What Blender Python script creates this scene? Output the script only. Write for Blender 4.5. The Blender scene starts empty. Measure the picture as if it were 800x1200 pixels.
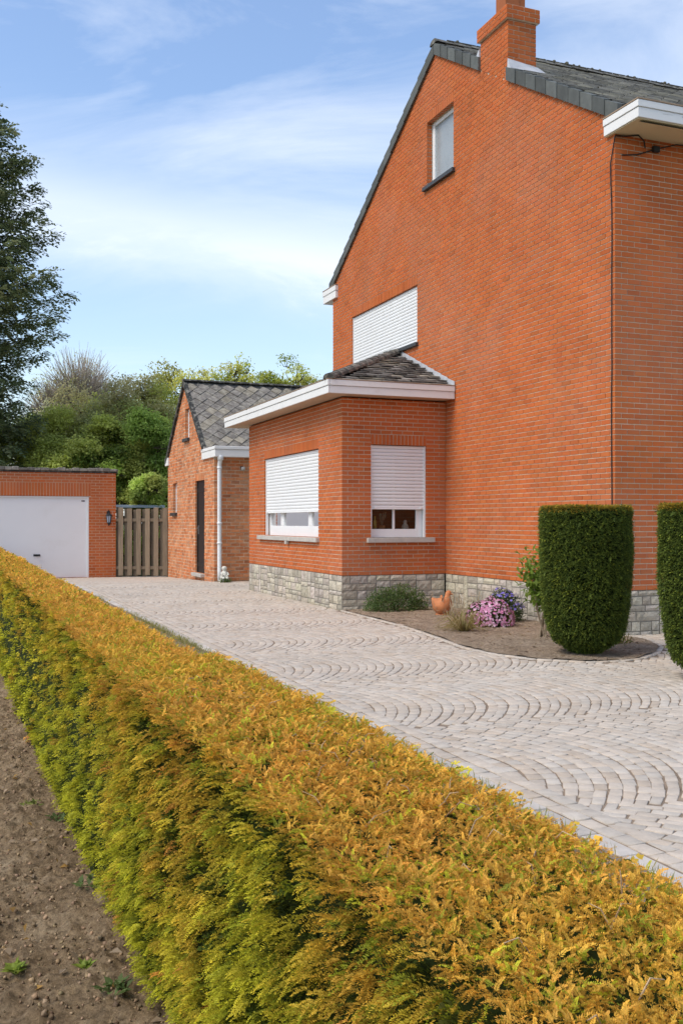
import bpy, bmesh, math, random
import numpy as np
from mathutils import Vector, Matrix

SC = bpy.context.scene
COL = SC.collection
R = math.radians
rng = np.random.default_rng(7)
random.seed(7)

# ------------------------------------------------------------------ camera
YAW = R(21.513)
cd = bpy.data.cameras.new('camera')
cam = bpy.data.objects.new('camera', cd)
COL.objects.link(cam)
cam.location = (0, 0, 1.5)
cam.rotation_euler = (R(90), 0, -YAW)
cd.sensor_fit = 'VERTICAL'
cd.sensor_width = 24
cd.sensor_height = 36
cd.lens = 35.01
cd.shift_y = 0.010
cd.clip_start = 0.05
cd.clip_end = 3000
SC.camera = cam

# ------------------------------------------------------------------ light
SUN_EL, SUN_AZ = R(53), R(-99)          # azimuth measured from +Y towards +X
sv = Vector((math.sin(SUN_AZ) * math.cos(SUN_EL), math.cos(SUN_AZ) * math.cos(SUN_EL), math.sin(SUN_EL)))
sd = bpy.data.lights.new('sun', 'SUN')
sun = bpy.data.objects.new('sun', sd)
COL.objects.link(sun)
sd.energy = 1.5
sd.angle = R(28)
sd.color = (1.0, 0.93, 0.82)
sun.rotation_euler = sv.to_track_quat('Z', 'Y').to_euler()

W = bpy.data.worlds.new('World')
SC.world = W
W.use_nodes = True
nt = W.node_tree
nt.nodes.clear()
def wn(t, **k):
    n = nt.nodes.new(t)
    for a, b in k.items():
        setattr(n, a, b)
    return n
wout = wn('ShaderNodeOutputWorld')
wbg = wn('ShaderNodeBackground')
wbg.inputs['Strength'].default_value = 0.122
sky = wn('ShaderNodeTexSky', sky_type='NISHITA', sun_disc=False)
sky.sun_elevation = SUN_EL
sky.sun_rotation = SUN_AZ
sky.air_density = 1.1
sky.dust_density = 1.2
sky.ozone_density = 1.0
wtc = wn('ShaderNodeTexCoord')
wmap = wn('ShaderNodeMapping')
wmap.inputs['Scale'].default_value = (1.5, 1.5, 6.0)
wmap.inputs['Rotation'].default_value = (0.10, -0.16, 0)
wmap.inputs['Location'].default_value = (2.35, 0.4, 0.22)
wno = wn('ShaderNodeTexNoise')
wno.inputs['Scale'].default_value = 1.25
wno.inputs['Detail'].default_value = 9
wno.inputs['Roughness'].default_value = 0.60
wno.inputs['Distortion'].default_value = 0.9
wrp = wn('ShaderNodeMapRange')
wrp.inputs['From Min'].default_value = 0.44
wrp.inputs['From Max'].default_value = 0.72
wrp.inputs['To Min'].default_value = 0.16
wrp.inputs['To Max'].default_value = 0.80
wmx = wn('ShaderNodeMix', data_type='RGBA')
wmx.inputs[7].default_value = (5.0, 5.3, 5.75, 1)
L = nt.links.new
L(wtc.outputs['Generated'], wmap.inputs['Vector'])
L(wmap.outputs[0], wno.inputs['Vector'])
L(wno.outputs['Fac'], wrp.inputs['Value'])
wsep = wn('ShaderNodeSeparateXYZ')
L(wtc.outputs['Generated'], wsep.inputs[0])
def wmath(op, a, b=None, c=None):
    n_ = wn('ShaderNodeMath', operation=op)
    for i_, v_ in enumerate((a, b, c)):
        if v_ is None: continue
        if isinstance(v_, (int, float)): n_.inputs[i_].default_value = v_
        else: L(v_, n_.inputs[i_])
    return n_.outputs[0]
# a long bank of thin cloud low in the sky, broken up by the same noise
wz = wmath('ADD', wmath('MULTIPLY_ADD', wsep.outputs[0], 0.10, wsep.outputs[2]), -0.283)
wz = wmath('ADD', wz, wmath('MULTIPLY', wmath('SUBTRACT', wno.outputs['Fac'], 0.5), 0.16))
wband = wmath('POWER', 2.718, wmath('MULTIPLY', wmath('MULTIPLY', wz, wz), -420.0))
wbandf = wmath('MULTIPLY', wband, 0.52)
whor = wmath('MAXIMUM', wmath('MULTIPLY', wmath('SUBTRACT', 0.30, wsep.outputs[2]), 0.8), 0.0)
wfac = wmath('MINIMUM', wmath('ADD', wmath('ADD', wmath('MULTIPLY', wrp.outputs[0], 0.70), wbandf), whor), 0.95)
L(wfac, wmx.inputs[0])
whs = wn('ShaderNodeHueSaturation')
whs.inputs['Hue'].default_value = 0.504
whs.inputs['Saturation'].default_value = 1.22
whs.inputs['Value'].default_value = 1.02
L(sky.outputs[0], whs.inputs['Color'])
L(whs.outputs[0], wmx.inputs[6])
L(wmx.outputs[2], wbg.inputs['Color'])
L(wbg.outputs[0], wout.inputs['Surface'])

SC.view_settings.view_transform = 'Standard'
SC.view_settings.look = 'None'
SC.view_settings.gamma = 1
SC.view_settings.use_curve_mapping = False
SC.view_settings.exposure = 0.85
SC.cycles.max_bounces = 6
SC.cycles.transparent_max_bounces = 12

# ------------------------------------------------------------------ materials
def mat(name, rough=0.8, spec=0.35):
    m = bpy.data.materials.new(name)
    m.use_nodes = True
    b = m.node_tree.nodes['Principled BSDF']
    b.inputs['Roughness'].default_value = rough
    b.inputs['Specular IOR Level'].default_value = spec
    return m, m.node_tree, b

def noise(t, scale, detail=4, rough=0.55, vec=None, coord='Object'):
    n = t.nodes.new('ShaderNodeTexNoise')
    n.inputs['Scale'].default_value = scale
    n.inputs['Detail'].default_value = detail
    n.inputs['Roughness'].default_value = rough
    if vec is None:
        tc = t.nodes.new('ShaderNodeTexCoord')
        vec = tc.outputs[coord]
    t.links.new(vec, n.inputs['Vector'])
    return n

def ramp(t, sock, stops):
    r = t.nodes.new('ShaderNodeValToRGB')
    e = r.color_ramp.elements
    while len(e) < len(stops):
        e.new(0.5)
    for i, (p, c) in enumerate(stops):
        e[i].position = p
        e[i].color = (*c, 1) if len(c) == 3 else c
    t.links.new(sock, r.inputs[0])
    return r

def mixc(t, a, b, fac, mode='MIX'):
    m = t.nodes.new('ShaderNodeMix')
    m.data_type = 'RGBA'
    m.blend_type = mode
    for s, v in ((m.inputs[0], fac), (m.inputs[6], a), (m.inputs[7], b)):
        if isinstance(v, (int, float)):
            s.default_value = v
        elif isinstance(v, tuple):
            s.default_value = (*v, 1)
        else:
            t.links.new(v, s)
    return m.outputs[2]

def bump(t, b, sock, strength, dist):
    n = t.nodes.new('ShaderNodeBump')
    n.inputs['Strength'].default_value = strength
    n.inputs['Distance'].default_value = dist
    t.links.new(sock, n.inputs['Height'])
    t.links.new(n.outputs[0], b.inputs['Normal'])
    return n

def attr(t, name='col'):
    a = t.nodes.new('ShaderNodeAttribute')
    a.attribute_name = name
    return a.outputs['Color']

def m_attr(name, rough, nscale, namp, bscale, bstr, bdist, spec=0.3, stain=None):
    """colour from the per-face attribute, broken up by noise"""
    m, t, b = mat(name, rough, spec)
    n = noise(t, nscale, 5, 0.6)
    r = ramp(t, n.outputs['Fac'], [(0.25, (1 - namp,) * 3), (0.75, (1 + namp,) * 3)])
    c = mixc(t, attr(t), r.outputs[0], 1.0, 'MULTIPLY')
    if stain:
        col, sc, lo, hi, amt = stain
        n2 = noise(t, sc, 6, 0.62)
        r2 = ramp(t, n2.outputs['Fac'], [(lo, (0, 0, 0)), (hi, (amt,) * 3)])
        c = mixc(t, c, col, r2.outputs[0])
    t.links.new(c, b.inputs['Base Color'])
    if bstr:
        n3 = noise(t, bscale, 4, 0.6)
        bump(t, b, n3.outputs['Fac'], bstr, bdist)
    return m

def m_plain(name, col, rough=0.6, namp=0.06, nscale=3.0, bscale=0, bstr=0.2, bdist=0.004, spec=0.4, dirt=None, metallic=0):
    m, t, b = mat(name, rough, spec)
    n = noise(t, nscale, 5, 0.6)
    a = tuple(x * (1 - namp) for x in col)
    z = tuple(min(1, x * (1 + namp)) for x in col)
    r = ramp(t, n.outputs['Fac'], [(0.3, a), (0.7, z)])
    c = r.outputs[0]
    if dirt:
        dc, sc, lo, hi, amt = dirt
        n2 = noise(t, sc, 6, 0.65)
        r2 = ramp(t, n2.outputs['Fac'], [(lo, (0, 0, 0)), (hi, (amt,) * 3)])
        c = mixc(t, c, dc, r2.outputs[0])
    t.links.new(c, b.inputs['Base Color'])
    b.inputs['Metallic'].default_value = metallic
    if bscale:
        n3 = noise(t, bscale, 4, 0.6)
        bump(t, b, n3.outputs['Fac'], bstr, bdist)
    return m

def m_leaf(name, transl=0.35, rough=0.55, spec=0.25):
    m, t, b = mat(name, rough, spec)
    a = attr(t)
    t.links.new(a, b.inputs['Base Color'])
    tr = t.nodes.new('ShaderNodeBsdfTranslucent')
    t.links.new(a, tr.inputs['Color'])
    mx = t.nodes.new('ShaderNodeMixShader')
    mx.inputs[0].default_value = transl
    o = t.nodes['Material Output']
    t.links.new(b.outputs[0], mx.inputs[1])
    t.links.new(tr.outputs[0], mx.inputs[2])
    t.links.new(mx.outputs[0], o.inputs['Surface'])
    return m

M_BRICK = m_attr('brick', 0.88, 1.1, 0.13, 90, 0.35, 0.003, 0.2, stain=((0.46, 0.22, 0.14), 0.5, 0.46, 0.82, 0.45))
M_OLDBRICK = m_attr('old_brick', 0.92, 6.0, 0.22, 60, 0.7, 0.008, 0.2, stain=((0.58, 0.38, 0.24), 2.2, 0.46, 0.78, 0.6))
M_MORTAR = m_plain('mortar', (0.65, 0.60, 0.47), 0.95, 0.2, 1.2, 120, 0.5, 0.003, 0.1)
M_SMORTAR = m_plain('plinth_mortar', (0.30, 0.27, 0.225), 0.95, 0.25, 5, 80, 0.5, 0.004, 0.1)
M_OLDMORTAR = m_plain('old_mortar', (0.62, 0.48, 0.34), 0.95, 0.2, 4, 90, 0.6, 0.004, 0.1)
M_STONE = m_attr('plinth_stone', 0.92, 9, 0.20, 26, 0.9, 0.02, 0.2, stain=((0.20, 0.18, 0.13), 3.0, 0.52, 0.75, 0.55))
M_SETT = m_attr('sett_stone', 0.85, 14, 0.15, 60, 0.6, 0.006, 0.25, stain=((0.36, 0.31, 0.25), 0.7, 0.50, 0.75, 0.45))
M_JOINT = m_plain('joint_sand', (0.24, 0.185, 0.135), 0.95, 0.35, 5, 70, 0.6, 0.006, 0.1)
M_SLATE = m_attr('roof_slate', 0.9, 9, 0.38, 40, 0.8, 0.01, 0.2, stain=((0.33, 0.31, 0.25), 9.0, 0.50, 0.66, 0.6))
M_DSLATE = m_attr('verge_slate', 0.8, 6, 0.22, 30, 0.4, 0.004, 0.3)
M_WHITE = m_plain('white_paint', (0.78, 0.77, 0.74), 0.5, 0.03, 2, 0, dirt=((0.50, 0.44, 0.36), 3.5, 0.58, 0.85, 0.35))
M_PVC = m_plain('white_plastic', (0.80, 0.81, 0.80), 0.35, 0.02, 2)
M_SHUT = m_plain('shutter_plastic', (0.80, 0.805, 0.79), 0.42, 0.03, 1.2, dirt=((0.52, 0.48, 0.42), 2.4, 0.56, 0.85, 0.25))
M_GDOOR = m_plain('garage_door_paint', (0.79, 0.79, 0.79), 0.45, 0.03, 0.6, dirt=((0.52, 0.49, 0.43), 1.4, 0.55, 0.85, 0.25))
M_CREAM = m_plain('cream_soffit', (0.62, 0.52, 0.32), 0.7, 0.05, 2)
M_BEIGE = m_plain('beige_soffit', (0.55, 0.43, 0.30), 0.7, 0.07, 2)
M_LIP = m_plain('rusty_lip', (0.33, 0.23, 0.15), 0.7, 0.2, 5)
M_LEAD = m_plain('lead', (0.50, 0.51, 0.53), 0.5, 0.15, 8, 0, spec=0.5)
M_SILL = m_plain('concrete_sill', (0.46, 0.43, 0.38), 0.85, 0.12, 9, 60, 0.3, 0.003)
M_DSILL = m_plain('dark_sill', (0.05, 0.05, 0.05), 0.5, 0.2, 9)
M_DWOOD = m_plain('dark_door_wood', (0.016, 0.012, 0.010), 0.45, 0.25, 5)
M_METAL = m_plain('handle_metal', (0.5, 0.5, 0.5), 0.3, 0.03, 5, metallic=1)
M_BLACK = m_plain('black_metal', (0.018, 0.02, 0.022), 0.45, 0.1, 5)
M_CABLE = m_plain('cable_rubber', (0.012, 0.012, 0.012), 0.6, 0.1, 5)
M_TERRA = m_plain('terracotta', (0.52, 0.19, 0.07), 0.75, 0.14, 14, 40, 0.3, 0.004)
M_FIGURE = m_plain('white_stone', (0.66, 0.64, 0.56), 0.85, 0.2, 18, 50, 0.5, 0.006)
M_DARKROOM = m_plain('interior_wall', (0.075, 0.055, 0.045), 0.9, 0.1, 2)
M_BARK = m_attr('bark', 0.95, 9, 0.3, 30, 0.8, 0.02, 0.1)
M_LEAF = m_leaf('leaves', 0.55)
M_NEEDLE = m_leaf('needles', 0.30, 0.6)
M_YEW = m_leaf('yew_sprigs', 0.32, 0.6, 0.2)
M_TOP = m_leaf('clipped_yew_leaves', 0.28, 0.6, 0.12)
M_PETAL = m_leaf('petals', 0.3, 0.6)
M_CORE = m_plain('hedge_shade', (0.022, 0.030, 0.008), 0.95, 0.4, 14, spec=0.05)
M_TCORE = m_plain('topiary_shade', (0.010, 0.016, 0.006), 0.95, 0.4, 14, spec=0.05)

# wood with grain along Z
M_WOOD, t, b = mat('weathered_wood', 0.88, 0.2)
tc = t.nodes.new('ShaderNodeTexCoord')
mp = t.nodes.new('ShaderNodeMapping')
mp.inputs['Scale'].default_value = (22, 22, 1.3)
t.links.new(tc.outputs['Object'], mp.inputs['Vector'])
n = noise(t, 2.0, 6, 0.65, mp.outputs[0])
r = ramp(t, n.outputs['Fac'], [(0.25, (0.62,) * 3), (0.75, (1.35,) * 3)])
t.links.new(mixc(t, attr(t), r.outputs[0], 1.0, 'MULTIPLY'), b.inputs['Base Color'])
bump(t, b, n.outputs['Fac'], 0.4, 0.004)

# soil
def m_soil(name, c0, c1, c2, bd=0.05):
    m, t, b = mat(name, 0.97, 0.1)
    n = noise(t, 3.0, 8, 0.7)
    n2 = noise(t, 30.0, 9, 0.78)
    r = ramp(t, n.outputs['Fac'], [(0.30, c0), (0.52, c1), (0.72, c2)])
    r2 = ramp(t, n2.outputs['Fac'], [(0.36, (0.42,) * 3), (0.62, (1.25,) * 3)])  # hollows of the bump darkened in the colour, like shade in crevices
    t.links.new(mixc(t, r.outputs[0], r2.outputs[0], 1.0, 'MULTIPLY'), b.inputs['Base Color'])
    bump(t, b, n2.outputs['Fac'], 1.0, bd)
    return m
M_SOIL = m_soil('dry_soil', (0.23, 0.158, 0.088), (0.43, 0.305, 0.18), (0.56, 0.43, 0.275))
M_BED = m_soil('bed_soil', (0.28, 0.21, 0.145), (0.44, 0.335, 0.235), (0.52, 0.41, 0.30))
M_GROUND = m_soil('ground_turf', (0.05, 0.06, 0.02), (0.08, 0.085, 0.03), (0.14, 0.11, 0.06))
M_CLOD = m_attr('clods', 0.97, 20, 0.3, 50, 0.8, 0.01, 0.05)

# glass: a reflecting, see-through pane
M_GLASS, t, b = mat('window_glass', 0.03, 0.5)
tr = t.nodes.new('ShaderNodeBsdfTransparent')
tr.inputs[0].default_value = (0.86, 0.9, 0.9, 1)
gl = t.nodes.new('ShaderNodeBsdfGlossy')
gl.inputs['Roughness'].default_value = 0.03
fr = t.nodes.new('ShaderNodeFresnel')
fr.inputs[0].default_value = 1.7
mx = t.nodes.new('ShaderNodeMixShader')
t.links.new(fr.outputs[0], mx.inputs[0])
t.links.new(tr.outputs[0], mx.inputs[1])
t.links.new(gl.outputs[0], mx.inputs[2])
t.links.new(mx.outputs[0], t.nodes['Material Output'].inputs['Surface'])
M_CURTAIN = m_plain('net_curtain', (0.62, 0.63, 0.60), 0.9, 0.1, 5, spec=0.1)
M_FROST = m_plain('frosted_pane', (0.30, 0.33, 0.34), 0.22, 0.08, 2, spec=0.6)  # grey-blue of reflected sky put into the frosted pane's colour

# ------------------------------------------------------------------ mesh helpers
class MB:
    """collects faces (with a colour and a material slot each) for one mesh"""
    def __init__(s):
        s.v, s.f, s.c, s.m = [], [], [], []
    def face(s, pts, col=(1, 1, 1), mi=0):
        n = len(s.v)
        s.v.extend(tuple(p) for p in pts)
        s.f.append(tuple(range(n, n + len(pts))))
        s.c.append(col)
        s.m.append(mi)
    def hexa(s, p, col=(1, 1, 1), mi=0, skip=()):
        """p: eight corners, bottom ring 0-3 counter-clockwise, top ring 4-7"""
        n = len(s.v)
        s.v.extend(tuple(q) for q in p)
        for i, q in enumerate(((3, 2, 1, 0), (4, 5, 6, 7), (0, 1, 5, 4), (1, 2, 6, 5), (2, 3, 7, 6), (3, 0, 4, 7))):
            if i in skip:
                continue
            s.f.append(tuple(n + k for k in q))
            s.c.append(col)
            s.m.append(mi)
    def box(s, lo, hi, col=(1, 1, 1), mi=0):
        (a, b_, c), (d, e, f) = lo, hi
        s.hexa([(a, b_, c), (d, b_, c), (d, e, c), (a, e, c), (a, b_, f), (d, b_, f), (d, e, f), (a, e, f)], col, mi)
    def cbox(s, lo, hi, ch=0.006, col=(1, 1, 1), mi=0, M=None):
        bm = bmesh.new()
        bmesh.ops.create_cube(bm, size=1)
        for v in bm.verts:
            v.co = Vector([(lo[i] + hi[i]) / 2 + v.co[i] * (hi[i] - lo[i]) for i in range(3)])
        bmesh.ops.bevel(bm, geom=bm.edges[:], offset=ch, segments=2, affect='EDGES', profile=0.5)
        s.addbm(bm, col, mi, M)
    def addbm(s, bm, col=(1, 1, 1), mi=0, M=None):
        bm.verts.ensure_lookup_table()
        bmesh.ops.recalc_face_normals(bm, faces=bm.faces[:])
        n = len(s.v)
        for i, v in enumerate(bm.verts):
            v.index = i
            s.v.append(tuple(M @ v.co if M else v.co))
        for f in bm.faces:
            s.f.append(tuple(n + v.index for v in f.verts))
            s.c.append(col)
            s.m.append(mi)
        bm.free()
    def tube(s, pts, rad, seg=8, col=(1, 1, 1), mi=0, cap=True):
        pts = [Vector(p) for p in pts]
        if not isinstance(rad, (list, tuple)):
            rad = [rad] * len(pts)
        n = len(s.v)
        x = None
        for i, p in enumerate(pts):
            d = (pts[min(i + 1, len(pts) - 1)] - pts[max(i - 1, 0)]).normalized()
            if x is None:
                x = d.orthogonal().normalized()
            x = (x - d * x.dot(d)).normalized()
            y = d.cross(x)
            for k in range(seg):
                a = 2 * math.pi * k / seg
                s.v.append(tuple(p + (x * math.cos(a) + y * math.sin(a)) * rad[i]))
        for i in range(len(pts) - 1):
            for k in range(seg):
                k2 = (k + 1) % seg
                s.f.append((n + i * seg + k, n + i * seg + k2, n + (i + 1) * seg + k2, n + (i + 1) * seg + k))
                s.c.append(col); s.m.append(mi)
        if cap:
            s.f.append(tuple(n + k for k in range(seg))[::-1]); s.c.append(col); s.m.append(mi)
            e = n + (len(pts) - 1) * seg
            s.f.append(tuple(e + k for k in range(seg))); s.c.append(col); s.m.append(mi)
    def lathe(s, prof, c=(0, 0, 0), seg=20, col=(1, 1, 1), mi=0, sx=1, sy=1):
        n = len(s.v)
        for (r_, z) in prof:
            for k in range(seg):
                a = 2 * math.pi * k / seg
                s.v.append((c[0] + r_ * sx * math.cos(a), c[1] + r_ * sy * math.sin(a), c[2] + z))
        for i in range(len(prof) - 1):
            for k in range(seg):
                k2 = (k + 1) % seg
                s.f.append((n + i * seg + k, n + i * seg + k2, n + (i + 1) * seg + k2, n + (i + 1) * seg + k))
                s.c.append(col); s.m.append(mi)
    def build(s, name, mats, parent=None, smooth=False):
        me = bpy.data.meshes.new(name)
        me.from_pydata(s.v, [], s.f)
        for m in (mats if isinstance(mats, (list, tuple)) else [mats]):
            me.materials.append(m)
        me.polygons.foreach_set('material_index', s.m)
        a = me.attributes.new('col', 'FLOAT_COLOR', 'FACE')
        c = np.ones((len(s.f), 4), dtype=np.float32)
        c[:, :3] = np.array(s.c, dtype=np.float32)
        a.data.foreach_set('color', c.ravel())
        if smooth:
            me.polygons.foreach_set('use_smooth', [True] * len(s.f))
        me.update()
        return link(name, me, parent)

def link(name, me, parent=None):
    o = bpy.data.objects.new(name, me)
    COL.objects.link(o)
    if parent:
        # meshes are written in world coordinates: keep them there under a parent that sits elsewhere
        o.parent = parent
        root = parent
        off = Vector((0, 0, 0))
        while root is not None:
            off += root.location
            root = root.parent
        o.location = (0, 0, 0)
        if off.length > 0:
            o.location = -off
    return o

def thing(name, label, cat, loc=(0, 0, 0), group=None):
    o = bpy.data.objects.new(name, None)
    o.empty_display_size = 0.2
    COL.objects.link(o)
    o.location = loc
    return tag(o, label, cat, group)

def tag(o, label, cat, group=None, kind=None):
    o['label'] = label
    o['category'] = cat
    if group:
        o['group'] = group
    if kind:
        o['kind'] = kind
    return o

def fast_mesh(name, V, F, C, m, parent=None, smooth=False):
    """V (n,3), F (k,4) quads, C (k,3)"""
    me = bpy.data.meshes.new(name)
    me.vertices.add(len(V))
    me.vertices.foreach_set('co', np.ascontiguousarray(V, dtype=np.float32).ravel())
    me.loops.add(F.size)
    me.loops.foreach_set('vertex_index', np.ascontiguousarray(F, dtype=np.int32).ravel())
    me.polygons.add(len(F))
    me.polygons.foreach_set('loop_start', np.arange(len(F), dtype=np.int32) * 4)
    me.polygons.foreach_set('loop_total', np.full(len(F), 4, dtype=np.int32))
    me.materials.append(m)
    a = me.attributes.new('col', 'FLOAT_COLOR', 'FACE')
    c = np.ones((len(F), 4), dtype=np.float32)
    c[:, :3] = C
    a.data.foreach_set('color', c.ravel())
    if smooth:
        me.polygons.foreach_set('use_smooth', np.ones(len(F), dtype=bool))
    me.update(calc_edges=True)
    return link(name, me, parent)

def inst(templ, P, X, Z, S, Cb, Ct):
    """place a template at P with x axis along X and z axis near Z; colour runs from Cb to Ct by the template's blend"""
    V, F, T = templ
    X = X / np.linalg.norm(X, axis=1, keepdims=True)
    Y = np.cross(Z, X)
    Y /= np.linalg.norm(Y, axis=1, keepdims=True) + 1e-9
    Zz = np.cross(X, Y)
    n = len(P)
    B = np.stack([X, Y, Zz], axis=2) * S[:, None, None]
    VV = np.einsum('nij,kj->nki', B, V) + P[:, None, :]
    FF = F[None] + (np.arange(n) * len(V))[:, None, None]
    CC = Cb[:, None, :] * (1 - T)[None, :, None] + Ct[:, None, :] * T[None, :, None]
    return VV.reshape(-1, 3), FF.reshape(-1, 4), CC.reshape(-1, 3)

def merge(parts):
    V, F, C, o = [], [], [], 0
    for v, f, c in parts:
        V.append(v); F.append(f + o); C.append(c); o += len(v)
    return np.concatenate(V), np.concatenate(F), np.concatenate(C)

def unit(n):
    d = rng.normal(size=(n, 3))
    return d / np.linalg.norm(d, axis=1, keepdims=True)

def jit(c, n, amp=0.15, hue=0.06):
    """n jittered copies of colour c"""
    c = np.array(c)
    k = 1 + rng.uniform(-amp, amp, (n, 1))
    return np.clip(c[None] * k * (1 + rng.uniform(-hue, hue, (n, 3))), 0, 1)

def vnoise(x, y, seed=0):
    """cheap smooth 2-d value noise in -1..1 (numpy)"""
    x = np.asarray(x, dtype=float); y = np.asarray(y, dtype=float)
    xi, yi = np.floor(x).astype(int), np.floor(y).astype(int)
    fx, fy = x - xi, y - yi
    fx, fy = fx * fx * (3 - 2 * fx), fy * fy * (3 - 2 * fy)
    def h(i, j):
        q = np.sin(i * 127.1 + j * 311.7 + seed * 74.7) * 43758.5453
        return (q - np.floor(q)) * 2 - 1
    return (h(xi, yi) * (1 - fx) + h(xi + 1, yi) * fx) * (1 - fy) + (h(xi, yi + 1) * (1 - fx) + h(xi + 1, yi + 1) * fx) * fy

def fbm(x, y, seed=0, o=4):
    s, a = 0, 1
    for k in range(o):
        s = s + a * vnoise(np.asarray(x) * 2 ** k, np.asarray(y) * 2 ** k, seed + k)
        a *= 0.5
    return s / 1.9

def gz(y):
    """height of the drive: level by the house, falling gently towards the garage"""
    return -0.18 * np.clip((np.asarray(y, dtype=float) - 24.4) / 6.3, 0, 1)

# ------------------------------------------------------------------ measured places (metres)
XB, YB = 6.209, 15.732           # outer corner of the bay
XG = 8.183                       # plane of the gable wall
YC, YF = 10.92, 21.293           # front and rear corner of the house
YR, ZR = 16.13, 10.00            # gable apex (brickwork)
ZE = 6.88                        # brickwork at the eaves
PL = 0.594                       # top of the plinth
CH, BL = 0.0715, 0.205           # brick course, brick length with joint
BC = (0.50, 0.130, 0.036)        # brick

# ------------------------------------------------------------------ masonry
def hashr(i, j, k=0):
    q = math.sin(i * 12.9898 + j * 78.233 + k * 37.719) * 43758.5453
    return q - math.floor(q)

def brick_col(i, j, base=BC, amp=0.07):
    r1, r2, r3 = hashr(i, j), hashr(i, j, 1), hashr(i, j, 2)
    k = 1 + (r1 - 0.5) * 2 * amp
    if r2 > 0.96:
        k *= 0.86
    g = 1 + (r3 - 0.5) * 0.14
    return (base[0] * k, base[1] * k * g, base[2] * k * g)

def old_col(i, j):
    r1, r2 = hashr(i, j), hashr(i, j, 1)
    c = (0.60, 0.235, 0.10) if r1 < 0.55 else ((0.56, 0.185, 0.07) if r1 < 0.9 else (0.44, 0.165, 0.075))
    k = 0.85 + 0.3 * r2
    return tuple(x * k for x in c)

def sub(span, cuts):
    out = [span]
    for c0, c1 in cuts:
        nx = []
        for a, b_ in out:
            if c1 <= a or c0 >= b_:
                nx.append((a, b_)); continue
            if c0 > a: nx.append((a, c0))
            if c1 < b_: nx.append((c1, b_))
        out = nx
    return out

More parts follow.
